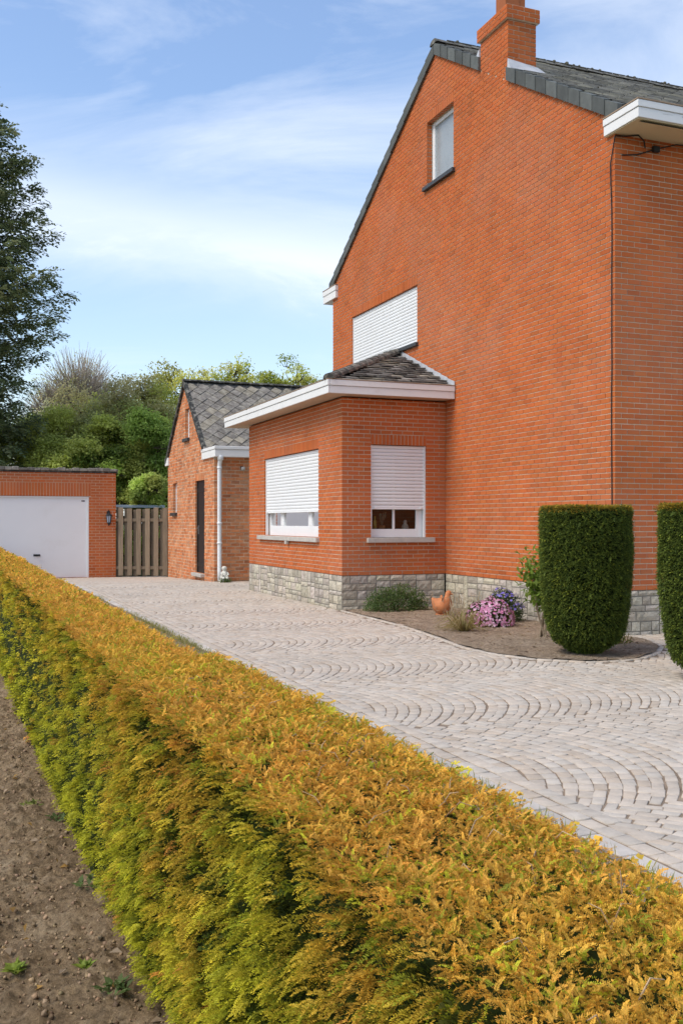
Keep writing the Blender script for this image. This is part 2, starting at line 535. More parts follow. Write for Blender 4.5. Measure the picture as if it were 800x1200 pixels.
def wall(mb, O, U, N, span, zlo, zhi, opens=(), soldiers=(), breaks=(), ch=CH, bl=BL, jt=0.0120, jv=0.0112, rec=0.0075, dep=0.10,
         start=(0, 0), end=(0, 0), colf=brick_col, seed=0, wob=0.0):
    """real bricks (slot 0) standing proud of a mortar sheet (slot 1); U along the wall, N outwards; span(z) -> (a, b)"""
    O, U, N = Vector(O), Vector(U), Vector(N)
    flip = U.cross(Vector((0, 0, 1))).dot(N) < 0
    def P(u, z, d):
        q = O + U * u + N * d
        return (q.x, q.y, z)
    def hx(a0, a1, b0, b1, z0, z1, d0, d1, col):
        # a0/b0 at z0, a1/b1 at z1; d0 back, d1 front
        p = [P(a0, z0, d1), P(b0, z0, d1), P(b0, z0, d0), P(a0, z0, d0), P(a1, z1, d1), P(b1, z1, d1), P(b1, z1, d0), P(a1, z1, d0)]
        if flip:
            p = [p[1], p[0], p[3], p[2], p[5], p[4], p[7], p[6]]
        mb.hexa(p, col, 0, skip=(4,))
    soldiers = [(a, b_, c, zlo + math.ceil((d - .02 - zlo) / ch) * ch) for a, b_, c, d in soldiers]
    zs_all = sorted({z for o in list(opens) + list(soldiers) for z in (o[2], o[3])})
    nrow = int(math.ceil((zhi - zlo) / ch))
    for r_ in range(nrow):
        z0, z1 = zlo + r_ * ch, min(zlo + (r_ + 1) * ch - jt, zhi)
        cuts_z = [z0] + [z for z in zs_all if z0 + 0.014 < z < z1 - 0.014] + [z1]
        for q in range(len(cuts_z) - 1):
            a_, b_ = cuts_z[q], cuts_z[q + 1]
            zm = (a_ + b_) / 2
            s0, s1 = span(a_), span(b_)
            lo, hi = min(s0[0], s1[0]) + start[r_ % 2], max(s0[1], s1[1]) - end[r_ % 2]
            cuts = [(o[0], o[1]) for o in list(opens) + list(soldiers) if o[2] < zm < o[3]]
            off = span(zlo)[0] + start[r_ % 2] + ((r_ % 2) * bl / 2 if start[0] == start[1] else 0) + (hashr(r_, seed, 9) - 0.5) * 0.004
            for (u0, u1) in sub((lo, hi), cuts):
                k = int(math.floor((u0 - off) / bl))
                pcs = []
                while k * bl + off < u1:
                    x0, x1 = max(u0, k * bl + off), min(u1, (k + 1) * bl + off - min(jv, jt))
                    if x1 > x0: pcs.append([x0, x1, k])
                    k += 1
                if not pcs: continue
                pcs[-1][1] = u1 if u1 - pcs[-1][1] < .05 else pcs[-1][1]
                pcs[0][0] = u0
                if len(pcs) > 1 and pcs[0][1] - pcs[0][0] < .045:
                    pcs[1][0] = pcs[0][0]; pcs.pop(0)
                if len(pcs) > 1 and pcs[-1][1] - pcs[-1][0] < .045:
                    pcs[-2][1] = pcs[-1][1]; pcs.pop()
                for x0, x1, k in pcs:
                    ca0, ca1 = max(x0, s0[0]), max(x0, s1[0])
                    cb0, cb1 = min(x1, s0[1]), min(x1, s1[1])
                    ca1, cb1 = min(ca1, cb1), max(ca1, cb1)
                    if cb0 - ca0 > 0.01:
                        w = (hashr(k, r_, 5) - 0.5) * (0.003 + wob)
                        dz = (hashr(k, r_, 6) - 0.5) * wob * 0.8 if len(cuts_z) == 2 else 0
                        hx(ca0, ca1, cb0, cb1, a_ + dz, b_ + dz, -dep, w, colf(k + seed * 131, r_))
    for (u0, u1, z0, z1) in soldiers:
        n = max(1, round((u1 - u0) / ch))
        w = (u1 - u0) / n
        for k in range(n):
            hx(u0 + k * w + jt / 2, u0 + k * w + jt / 2, u0 + (k + 1) * w - jt / 2, u0 + (k + 1) * w - jt / 2, z0 + 0.006, z1 - jt, -dep,
               (hashr(k, 3, 5) - 0.5) * 0.004, colf(k * 7 + seed, 991))
    # mortar
    zb = sorted({zlo, zhi, *breaks, *[z for o in opens for z in (o[2] - rec, o[3] + rec)]})
    zb = [z for z in zb if zlo <= z <= zhi]
    for i in range(len(zb) - 1):
        z0, z1 = zb[i], zb[i + 1]
        zm = (z0 + z1) / 2
        cuts = [(o[0] - rec, o[1] + rec) for o in opens if o[2] - rec < zm < o[3] + rec]
        a0, b0 = span(z0); a1, b1 = span(z1); am, bm_ = span(zm)
        for (u0, u1) in sub((am, bm_), cuts):
            A0 = a0 + rec if u0 == am else u0
            A1 = a1 + rec if u0 == am else u0
            B0 = b0 - rec if u1 == bm_ else u1
            B1 = b1 - rec if u1 == bm_ else u1
            mb.face([P(A0, z0, -rec), P(B0, z0, -rec), P(B1, z1, -rec), P(A1, z1, -rec)], (1, 1, 1), 1)
    for (u0, u1, z0, z1) in opens:
        u0, u1, z0, z1 = u0 - rec, u1 + rec, z0 - rec, z1 + rec
        for (pa, pb) in (((u0, z0), (u0, z1)), ((u0, z1), (u1, z1)), ((u1, z1), (u1, z0)), ((u1, z0), (u0, z0))):
            mb.face([P(*pa, -rec), P(*pb, -rec), P(*pb, -0.3), P(*pa, -0.3)], (1, 1, 1), 1)

def plinth(mb, O, U, N, u0, u1, z0, z1, seed=0, zf=None):
    """rough ashlar blocks of mixed size (slot 0) over mortar (slot 1)"""
    rs = random.Random(seed)
    O, U, N = Vector(O), Vector(U), Vector(N)
    def P(u, z, d):
        q = O + U * u + N * d
        return (q.x, q.y, z)
    mb.face([P(u0, z0, -0.012), P(u1, z0, -0.012), P(u1, z1, -0.012), P(u0, z1, -0.012)], (1, 1, 1), 1)
    blocks = []
    def blk(a, b_, c, d):
        blocks.append((a, b_, c, d))
    u = u0
    H = z1 - z0
    while u < u1 - 0.05:
        w = min(rs.uniform(0.35, 0.95), u1 - u)
        if u1 - (u + w) < 0.2: w = u1 - u
        if rs.random() < 0.22 and w > 0.4:
            s = rs.uniform(0.14, 0.2)                 # an upright stone closes the panel
            ht = H * rs.choice((1.0, 0.5, 0.75))
            blk(u + w - s, u + w, z1 - ht, z1)
            if ht < H: blk(u + w - s, u + w, z0, z1 - ht)
            w2 = w - s
        else:
            w2 = w
        n = rs.choice((4, 4, 5, 5, 6))
        cuts = [0] + sorted((i + rs.uniform(-0.3, 0.3)) / n for i in range(1, n)) + [1]
        for i in range(n):
            za, zb = z0 + cuts[i] * H, z0 + cuts[i + 1] * H
            x = u
            while x < u + w2 - 0.02:
                l = rs.uniform(0.14, 0.36)
                if u + w2 - (x + l) < 0.12: l = u + w2 - x
                blk(x, x + l, za, zb)
                x += l
        u += w
    g = 0.0065
    flip = U.cross(Vector((0, 0, 1))).dot(N) < 0
    for (a, b_, c, d) in blocks:
        k = rs.uniform(0.74, 1.16)
        col = (0.51 * k, 0.455 * k * rs.uniform(0.97, 1.03), 0.37 * k * rs.uniform(0.93, 1.04))
        nu, nz = max(2, int((b_ - a) / 0.05)), max(2, int((d - c) / 0.05))
        grid = []
        for i in range(nu + 1):
            row = []
            for j in range(nz + 1):
                e = (i in (0, nu)) or (j in (0, nz))
                uu = a + g + (b_ - a - 2 * g) * i / nu + (rs.uniform(-.003, .003) if e else 0)
                zz = c + g + (d - c - 2 * g) * j / nz + (rs.uniform(-.003, .003) if e and j not in (0,) else 0)
                dd = -0.004 if e else 0.003 + rs.uniform(-0.006, 0.007)
                row.append(P(uu, zz, dd))
            grid.append(row)
        for i in range(nu):
            for j in range(nz):
                q = [grid[i][j], grid[i + 1][j], grid[i + 1][j + 1], grid[i][j + 1]]
                mb.face(q[::-1] if flip else q, col, 0)

# ------------------------------------------------------------------ roof covering
def slates(mb, A, Eu, Ev, inside, umax, vmax, w=0.30, exp=0.20, thick=0.012, lift=0.02, base=(0.21, 0.20, 0.185), diamond=False, seed=1, var=.33, rough=.010):
    """slates on the plane A + u*Eu + v*Ev (v runs up the slope)"""
    rs = random.Random(seed)
    A, Eu, Ev = Vector(A), Vector(Eu).normalized(), Vector(Ev).normalized()
    Nn = Eu.cross(Ev).normalized()
    if Nn.z < 0: Nn = -Nn
    def P(u, v, h): return tuple(A + Eu * u + Ev * v + Nn * h)
    def col():
        k = rs.uniform(1 - var, 1 + var)
        m = rs.random()
        c = base if m < 0.75 else (base[0] * 1.35, base[1] * 1.32, base[2] * 1.18)
        return tuple(x * k for x in c)
    def order(q):
        n = (Vector(q[1]) - Vector(q[0])).cross(Vector(q[2]) - Vector(q[0]))
        return q if n.dot(Nn) > 0 else q[::-1]
    nv = int(vmax / exp) + 2
    for i in range(-1, nv):
        v0 = i * exp
        off = (i % 2) * w / 2
        for k in range(-1, int(umax / w) + 2):
            u0 = k * w + off
            j = rs.uniform(-rough, rough)
            t0 = lift + rs.uniform(0, 0.012 + rough * .5)
            c = col()
            if diamond:
                cu, cv, s = u0 + w / 2, v0, w * 0.5
                hgt = exp * 1.04
                pts = [(cu, cv - hgt + j, t0), (cu + s, cv + j, t0 * 0.62), (cu, cv + hgt, 0.003), (cu - s, cv + j, t0 * 0.62)]
                if not inside(cu, cv): continue
                pts = [(min(max(a, 0.0), umax), b_, h) for a, b_, h in pts]
                top = [P(a, b_, h) for a, b_, h in pts]
                mb.face(order(top), c)
                for e in ((3, 0), (0, 1)):
                    a, b_ = pts[e[0]], pts[e[1]]
                    mb.face([P(a[0], a[1], a[2]), P(b_[0], b_[1], b_[2]), P(b_[0], b_[1], b_[2] - thick), P(a[0], a[1], a[2] - thick)], tuple(x * .8 for x in c))
            else:
                ua, ub = u0 + 0.003, u0 + w - 0.003
                va, vb = v0 + j, v0 + exp * 1.5
                if not inside((ua + ub) / 2, v0 + exp / 2): continue
                um = (ua + ub) / 2 + rs.uniform(-.02, .02)
                top = [P(ua, va + rs.uniform(-.008, .008), t0), P(um, va - rs.uniform(0, .012), t0 + .003), P(ub, va + rs.uniform(-.008, .008), t0), P(ub, vb, 0.004), P(ua, vb, 0.004)]
                mb.face(order(top), c)
                lows = top[:3]
                for q in range(2):
                    a, b_ = Vector(lows[q]), Vector(lows[q + 1])
                    mb.face([tuple(a), tuple(b_), tuple(b_ - Nn * thick), tuple(a - Nn * thick)], c)

def ridge_caps(mb, A, B, step=0.33, rad=0.10, base=(0.10, 0.097, 0.09), seed=2, zs=0.6):
    """half-round ridge tiles from A to B, each a little proud of the next"""
    rs = random.Random(seed)
    A, B = Vector(A), Vector(B)
    d = B - A
    n = max(1, round(d.length / step))
    dx = d.normalized()
    side = dx.cross(Vector((0, 0, 1))).normalized()
    up = side.cross(dx)
    for i in range(n):
        p0, p1 = A + d * (i / n), A + d * ((i + 1.06) / n)
        k = rs.uniform(0.7, 1.35)
        c = tuple(x * k for x in base)
        r0, r1 = rad * 1.08, rad * 0.94
        ring = []
        for p, r_ in ((p0, r0), (p1, r1)):
            ring.append([tuple(p + side * (r_ * math.cos(a)) + up * (r_ * zs * math.sin(a) + rs.uniform(-.003, .003))) for a in [math.pi * q / 6 for q in range(7)]])
        for q in range(6):
            mb.face([ring[0][q], ring[0][q + 1], ring[1][q + 1], ring[1][q]], c)
        mb.face(ring[0][::-1], tuple(x * .7 for x in c))

# ------------------------------------------------------------------ setting: ground
def grid_mesh(name, x0, x1, y0, y1, nx, ny, zf, m, inside=None):
    xs, ys = np.linspace(x0, x1, nx + 1), np.linspace(y0, y1, ny + 1)
    X, Y = np.meshgrid(xs, ys, indexing='ij')
    Z = zf(X, Y)
    V = np.stack([X, Y, Z], -1).reshape(-1, 3)
    i, j = np.meshgrid(np.arange(nx), np.arange(ny), indexing='ij')
    a = (i * (ny + 1) + j).ravel()
    F = np.stack([a, a + ny + 1, a + ny + 2, a + 1], 1)
    if inside is not None:
        c = V[F].mean(1)
        F = F[inside(c[:, 0], c[:, 1])]
    return fast_mesh(name, V, F, np.ones((len(F), 3)), m, smooth=True)

# the ground reaches the horizon and dips under the drive's joints
gv = MB()
ys = [-400, -20, 24.4, 30.7, 60, 1200]
xs = [-700, -30, 0, 30, 900]
for i in range(len(xs) - 1):
    for j in range(len(ys) - 1):
        q = [(xs[i], ys[j]), (xs[i + 1], ys[j]), (xs[i + 1], ys[j + 1]), (xs[i], ys[j + 1])]
        gv.face([(x, y, float(gz(y)) - 0.06) for x, y in q])
tag(gv.build('ground', M_GROUND), 'wide dull green ground around the house and drive', 'ground', kind='structure')

# soil strip left of the hedge
def soil_z(X, Y):
    return (0.028 * fbm(X * 1.3, Y * 1.3, 3, 3) + 0.024 * fbm(X * 6, Y * 6, 5, 3) + 0.055 * np.abs(fbm(X * 12, Y * 12, 9, 4)) - 0.03)
soil = grid_mesh('soil', -2.2, 1.0, 0.6, 9.0, 300, 560, soil_z, M_SOIL)
tag(soil, 'dry grey brown bare soil left of the hedge', 'soil', kind='structure')
soil2 = grid_mesh('soil', -6.0, 1.3, 9.0, 31.0, 90, 260, lambda X, Y: soil_z(X, Y) + gz(Y), M_SOIL)
tag(soil2, 'bare soil strip running on beside the far hedge', 'soil', kind='structure')

# drive: joint sheet, then setts in segmental arcs
BED = [(6.215, 15.70), (6.16, 14.3), (6.10, 12.9), (5.90, 11.5), (5.74, 10.5), (5.78, 9.85), (5.98, 9.35), (6.36, 9.0), (6.75, 8.93), (7.10, 9.02),
       (7.55, 9.32), (7.95, 9.75), (8.17, 10.2), (8.22, 10.6), (8.20, 10.90)]
POLY = np.array(BED + [(8.25, 15.70)])
def in_poly(px, py, poly):
    px, py = np.asarray(px), np.asarray(py)
    r_ = np.zeros(px.shape, bool)
    n = len(poly)
    for i in range(n):
        x0, y0 = poly[i]; x1, y1 = poly[(i + 1) % n]
        c = ((y0 > py) != (y1 > py)) & (px < (x1 - x0) * (py - y0) / (y1 - y0 + 1e-12) + x0)
        r_ ^= c
    return r_
def dist_line(px, py, pts):
    px, py = np.asarray(px, float), np.asarray(py, float)
    d = np.full(px.shape, 1e9)
    for (x0, y0), (x1, y1) in zip(pts[:-1], pts[1:]):
        t_ = np.clip(((px - x0) * (x1 - x0) + (py - y0) * (y1 - y0)) / ((x1 - x0) ** 2 + (y1 - y0) ** 2), 0, 1)
        d = np.minimum(d, np.hypot(px - x0 - t_ * (x1 - x0), py - y0 - t_ * (y1 - y0)))
    return d
def on_drive(x, y):
    x, y = np.asarray(x, float), np.asarray(y, float)
    ok = (x > 3.09) & (x < 14.5) & (y > -1) & (y < 31.0)
    ok &= ~((x > XG - 0.03) & (y > YC - 0.03))
    ok &= ~((x > XB - 0.02) & (y > YB - 0.02) & (y < 21.4))
    ok &= ~((x > 6.22) & (y > 24.58))
    ok &= ~in_poly(x, y, POLY) & (dist_line(x, y, BED) > 0.085)
    ok &= ~((x < 4.8) & (y > 31.0))
    return ok

base = grid_mesh('drive_bed', 2.76, 14.6, -1.2, 31.3, 4, 130, lambda X, Y: gz(Y) - 0.0065, M_JOINT)
tag(base, 'brown sand joints beneath the paving stones of the drive', 'joint sand', kind='structure')

st_v, st_f, st_c = [], [], []
def sett(cx, cy, hx, hy, ang, zt, col, skew=(0, 0, 0, 0)):
    ca, sa = math.cos(ang), math.sin(ang)
    o = len(st_v)
    z0 = float(gz(cy))
    for lev, (ins, h) in enumerate(((0, -0.03), (0.0, zt - 0.002), (0.004, zt))):
        for q, (a, b_) in enumerate(((-1, -1), (1, -1), (1, 1), (-1, 1))):
            x, y = a * (hx - ins) + skew[q], b_ * (hy - ins) + skew[(q + 2) % 4]
            st_v.append((cx + x * ca - y * sa, cy + x * sa + y * ca, z0 + h))
    for l in (0, 1):
        for q in range(4):
            q2 = (q + 1) % 4
            st_f.append((o + l * 4 + q, o + l * 4 + q2, o + l * 4 + 4 + q2, o + l * 4 + 4 + q)); st_c.append(col)
    st_f.append((o + 8, o + 9, o + 10, o + 11)); st_c.append(col)
def scol():
    k = random.uniform(0.89, 1.09)
    m = random.random()
    c = (0.50, 0.43, 0.35) if m < .5 else ((0.49, 0.435, 0.365) if m < .85 else (0.47, 0.39, 0.305))
    return (c[0] * k, c[1] * k, c[2] * k)
LW, BU, PIT = 2.25, 0.58, 0.100
NA = 20
for lane in range(-1, 15):
    yc = lane * LW + 0.95
    for row in range(-6, 130):
        x0 = 2.6 + row * PIT + random.uniform(-.006, .006)
        sh = random.uniform(-0.5, 0.5)
        for k in range(NA):
            tt = (k + 0.5 + sh * 0.6) / NA
            if tt < 0.01 or tt > 0.99: continue
            v = (tt - 0.5) * 2
            y = yc + v * LW / 2
            x = x0 + BU * (1 - v * v)
            slope = -BU * 2 * v / (LW / 2)
            ang = math.atan(-slope)          # turn of the row's normal
            if not on_drive(x, y): continue
            sp = LW / NA * math.sqrt(1 + slope * slope)
            pit = PIT / math.sqrt(1 + slope * slope)
            j = lambda s: random.uniform(-s, s)
            sett(x, y, pit / 2 - 0.0042 + j(.0015), min(sp / 2, 0.098) - 0.0042 + j(.003), ang, j(.0014) - (.002 if x < 3.20 else 0), scol(), tuple(j(.006) for _ in range(4)))
# running rows beside the kerb, and the edging row round the flower bed
for x0 in (2.978, 3.088):
    y = -1.0
    while y < 31.0:
        l = random.uniform(.11, .17)
        sett(x0 + random.uniform(-.004, .004), y + l / 2, .048, l / 2 - .005, random.uniform(-.03, .03), random.uniform(-.003, .003), scol(), tuple(random.uniform(-.004, .004) for _ in range(4)))
        y += l
for (x0, y0), (x1, y1) in zip(BED[:-1], BED[1:]):
    d = math.hypot(x1 - x0, y1 - y0)
    n_ = max(1, round(d / .15))
    for k in range(n_):
        f_ = (k + .5) / n_
        sett(x0 + (x1 - x0) * f_, y0 + (y1 - y0) * f_, d / n_ / 2 - .004, .05, math.atan2(y1 - y0, x1 - x0), .008 + random.uniform(-.003, .003), scol())
drive = fast_mesh('drive', np.array(st_v), np.array(st_f), np.array(st_c), M_SETT)
tag(drive, 'pale pinkish grey stone setts laid in arcs over the drive', 'drive', kind='structure')
kb = MB()
y = -1.0
while y < 31.0:
    l = random.uniform(.30, .52)
    k = random.uniform(.82, 1.08)
    c = (.50 * k, .455 * k, .40 * k)
    z0 = float(gz(y))
    kb.cbox((2.80 + random.uniform(-.006, .006), y + .005, z0 - .05), (2.915 + random.uniform(-.006, .004), y + l - .005, z0 + .004 + random.uniform(-.004, .004)), .008, c)
    y += l
tag(kb.build('kerb', M_SETT), 'light flat kerb stones edging the drive beside the hedge', 'kerb', kind='structure')

# flower bed soil
bz = lambda X, Y: 0.018 + 0.018 * fbm(X * 2.2, Y * 2.2, 21, 3) + 0.010 * fbm(X * 14, Y * 14, 25, 2)
fb = grid_mesh('flower_bed', 5.6, 8.25, 8.8, 15.76, 130, 340, bz, M_BED, inside=lambda x, y: in_poly(x, y, POLY))
tag(fb, 'brown soil of the flower bed beside the house wall', 'flower bed', kind='structure')
mv = grid_mesh('verge_strip', .88, 2.81, -1, 31.0, 30, 300, lambda X, Y: gz(Y) - 0.012 + 0.01 * fbm(X * 5, Y * 5, 31, 3), M_BED)
tag(mv, 'narrow soil strip between the hedge and the kerb', 'soil', kind='structure')

# ------------------------------------------------------------------ brick house
house = thing('brick_house', 'tall orange brick house with steep gable, bay and white shuttered windows', 'house', (XG, YC, 0))
def gspan(z):
    if z <= ZE: return (YC, YF)
    t_ = (z - ZE) / (ZR - ZE)
    return (YC + (YR - YC) * t_, YF + (YR - YF) * t_)
ATT = (15.443, 16.477, 7.675, 8.845)      # attic window
FLO = (16.89, 20.15, 4.88, 5.965)         # first-floor window
w_ = MB()
wall(w_, (XG, 0, 0), (0, 1, 0), (-1, 0, 0), gspan, PL, ZR - 0.02, opens=[ATT, FLO], breaks=[ZE], soldiers=[(FLO[0], FLO[1], FLO[3], FLO[3] + .19), (ATT[0], ATT[1], ATT[3], ATT[3] + .19)],
     start=(0, 0.112), seed=1)
w_.build('wall', [M_BRICK, M_MORTAR], house)
w_ = MB()
wall(w_, (0, YC, 0), (1, 0, 0), (0, -1, 0), lambda z: (XG, 14.2), PL, 6.70, start=(0.112, 0), seed=2)
w_.face([(14.2, YC, 0), (14.2, YF, 0), (14.2, YF, 6.8), (14.2, YC, 6.8)], (1, 1, 1), 1)
w_.face([(XG + .01, YF, 0), (14.2, YF, 0), (14.2, YF, 6.8), (XG + .01, YF, 6.8)], (1, 1, 1), 1)
w_.build('wall', [M_BRICK, M_MORTAR], house)
p_ = MB()
plinth(p_, (XG, 0, 0), (0, 1, 0), (-1, 0, 0), YC, YB + .01, 0.0 - .03, PL - .005, 4)
plinth(p_, (0, YC, 0), (1, 0, 0), (0, -1, 0), XG, 14.2, -.03, PL - .005, 5)
p_.build('plinth', [M_STONE, M_SMORTAR], house)

# main roof
TH = 0.13
sl = (ZR - ZE) / (YR - YC)
def roof_pt(y, x): return (x, y, ZR + TH + sl * ((y - YR) if y < YR else (YF - y) * ((ZR - ZE) / (YF - YR)) / sl - (ZR - ZE) / sl))
rf = MB()
X0, X1 = XG + 0.02, 14.6
ye = 10.40
ze = ZR + TH - sl * (YR - ye)
zr = ZR + TH
sl2 = (ZR - ZE) / (YF - YR)
yb = YF + 0.5
zb_ = zr - sl2 * (yb - YR)
dk = (0.05, 0.05, 0.05)
rf.face([(X0, ye, ze), (X1, ye, ze), (X1, YR, zr), (X0, YR, zr)], dk)
rf.face([(X0, YR, zr), (X1, YR, zr), (X1, yb, zb_), (X0, yb, zb_)], dk)
rf.face([(X0, ye, ze - .1), (X1, ye, ze - .1), (X1, YR, zr - .1), (X0, YR, zr - .1)], dk)
rf.face([(X0, YR, zr - .1), (X1, YR, zr - .1), (X1, yb, zb_ - .1), (X0, yb, zb_ - .1)], dk)
Lf = math.hypot(YR - ye, zr - ze)
slates(rf, (X0, ye, ze), (1, 0, 0), (0, YR - ye, zr - ze), lambda u, v: 0.0 < u < X1 - X0 and 0 < v < Lf, X1 - X0, Lf, 0.30, 0.185, lift=.045, thick=.022, base=(.34, .325, .30), seed=3)
Lb = math.hypot(yb - YR, zr - zb_)
slates(rf, (X0, yb, zb_), (1, 0, 0), (0, YR - yb, zr - zb_), lambda u, v: 0.0 < u < X1 - X0 and 0 < v < Lb, X1 - X0, Lb, 0.30, 0.185, lift=.022, seed=4)
roof = rf.build('roof', M_SLATE, house)
rc = MB()
ridge_caps(rc, (X0 - .07, YR, zr + .01), (X1, YR, zr + .01), .36, .13, base=(.16, .155, .14), seed=5)
# moss lumps on the ridge
for k in range(90):
    x = random.uniform(X0 + .3, X1)
    bm = bmesh.new()
    bmesh.ops.create_icosphere(bm, subdivisions=1, radius=random.uniform(.02, .05))
    rc.addbm(bm, (.12, .115, .085), 0, Matrix.Translation((x, YR + random.uniform(-.1, .05), zr + .08)))
rc.build('ridge_tile', M_SLATE, roof)
# verge slates hanging over the gable edge
def verge(y0, y1, z0, z1, n):
    vg = MB()
    for k in range(n):
        fa, fb = k / n, (k + 1.12) / n
        ya, yb2 = y0 + (y1 - y0) * fa, y0 + (y1 - y0) * min(fb, 1.0)
        za, zb2 = z0 + (z1 - z0) * fa, z0 + (z1 - z0) * min(fb, 1.0)
        kk = random.uniform(.75, 1.3)
        c = (.098 * kk, .105 * kk, .098 * kk)
        xo = XG - .036 - random.uniform(0, .006)
        o2 = .004 * (k % 2)
        vg.hexa([(xo - o2 - .012, ya, za - .045), (xo + .03, ya, za - .045), (xo + .03, yb2, zb2 - .045), (xo - o2, yb2, zb2 - .045),
                 (xo - o2 - .012, ya, za + TH + .045), (xo + .12, ya, za + TH + .055), (xo + .12, yb2, zb2 + TH + .04), (xo - o2, yb2, zb2 + TH + .03)], c)
    vg.build('verge_slate', M_DSLATE, roof)
def gline(y): return ZE + (ZR - ZE) * (y - YC) / (YR - YC) if y < YR else ZE + (ZR - ZE) * (YF - y) / (YF - YR)
verge(10.80, 13.62, gline(10.80), gline(13.62), 10)
verge(14.485, YR, gline(14.485), gline(YR), 6)
verge(YF + .12, YR + .02, gline(YF + .12), gline(YR + .02), 17)

# boxed eaves at the front and rear
def eave(name, lo, hi, grooves, under, parent=house, lip=True):
    e = MB()
    (x0, y0, z0), (x1, y1, z1) = lo, hi
    e.cbox((x0, y0, z0 + .0), (x1, y1, z0 + (z1 - z0) * .58), .006)
    e.cbox((x0 - .012, y0 - .012, z0 + (z1 - z0) * .58 + .004), (x1 + .004, y1 + .004, z1), .006)
    o = e.build(name, M_WHITE, parent)
    if lip:
        l_ = MB()
        l_.cbox((x0 - .018, y0 - .018, z1 + .002), (x1 + .006, y1 + .006, z1 + .022), .005)
        l_.build('gutter_lip', M_LIP, o)
    if under:
        s_ = MB()
        s_.box(*under)
        s_.build('soffit', M_CREAM, o)
    return o
e_ = eave('eaves_box', (XG - .06, 10.365, 6.645), (14.6, 11.085, 6.865), 1, ((XG - .045, 10.385, 6.632), (14.59, 11.07, 6.642)))
eave('eaves_box', (XG - .06, 20.98, 6.58), (14.6, 21.78, 6.86), 1, None)

# chimney
ch_ = MB()
cy0, cy1, cx1 = 13.619, 14.484, 8.69
zc0 = gline(13.619) - .01
wall(ch_, (XG - .004, 0, 0), (0, 1, 0), (-1, 0, 0), lambda z: (cy0, min(cy1, max(cy0 + .001, YC + (z + .035 - ZE) * (YR - YC) / (ZR - ZE)))), zc0, 9.42, start=(0, .112), end=(0, .0), seed=6, breaks=[zc0 + .1 * q_ for q_ in range(9)])
wall(ch_, (0, cy0, 0), (1, 0, 0), (0, -1, 0), lambda z: (XG - .004, cx1), zc0, 9.42, start=(.112, 0), seed=7)
wall(ch_, (0, cy1, 0), (1, 0, 0), (0, 1, 0), lambda z: (XG - .004, cx1), zc0, 9.42, start=(.112, 0), seed=8)
wall(ch_, (cx1, 0, 0), (0, 1, 0), (1, 0, 0), lambda z: (cy0, cy1), zc0, 9.42, seed=9)
# corbelled head
wall(ch_, (XG - .05, 0, 0), (0, 1, 0), (-1, 0, 0), lambda z: (cy0 - .045, cy1 + .045), 9.43, 9.64, start=(0, .112), seed=10)
wall(ch_, (0, cy0 - .045, 0), (1, 0, 0), (0, -1, 0), lambda z: (XG - .05, cx1 + .045), 9.43, 9.64, start=(.112, 0), seed=11)
ch_.box((XG - .04, cy0 - .035, 9.425), (cx1 + .035, cy1 + .035, 9.635), (1, 1, 1), 1)
chim = ch_.build('chimney', [M_BRICK, M_MORTAR], house)
fl = MB()
fl.cbox((8.24, 13.80, 9.63), (8.50, 14.10, 10.25), .012, (.36, .12, .05))
fl.cbox((8.50, 13.82, 9.63), (8.62, 14.08, 10.05), .012, (.36, .12, .05))
fl.build('flue', M_BRICK, chim)
ld = MB()
zz = lambda y: zr - sl * (YR - y)
ld.hexa([(XG - .02, cy0 - .10, zz(cy0 - .10) + .03), (cx1 + .14, cy0 - .10, zz(cy0 - .10) + .03), (cx1 + .14, cy0 - .004, zz(cy0) + .03), (XG - .02, cy0 - .004, zz(cy0) + .03),
         (XG - .02, cy0 - .10, zz(cy0 - .1) + .05), (cx1 + .14, cy0 - .10, zz(cy0 - .10) + .05), (cx1 + .03, cy0 - .012, zz(cy0) + .11), (XG - .02, cy0 - .012, zz(cy0) + .17)])
ld.build('flashing', M_LEAD, chim)
ld = MB()
ld.hexa([(XG - .03, cy1 + .004, zz(cy1) + .03), (cx1 + .1, cy1 + .004, zz(cy1) + .03), (cx1 + .1, cy1 + .1, zz(cy1 + .1) + .03), (XG - .03, cy1 + .1, zz(cy1 + .1) + .03),
         (XG - .03, cy1 + .012, zz(cy1) + .18), (cx1 + .1, cy1 + .012, zz(cy1) + .18), (cx1 + .1, cy1 + .1, zz(cy1 + .1) + .05), (XG - .03, cy1 + .1, zz(cy1 + .1) + .05)])
ld.build('flashing', M_LEAD, chim)

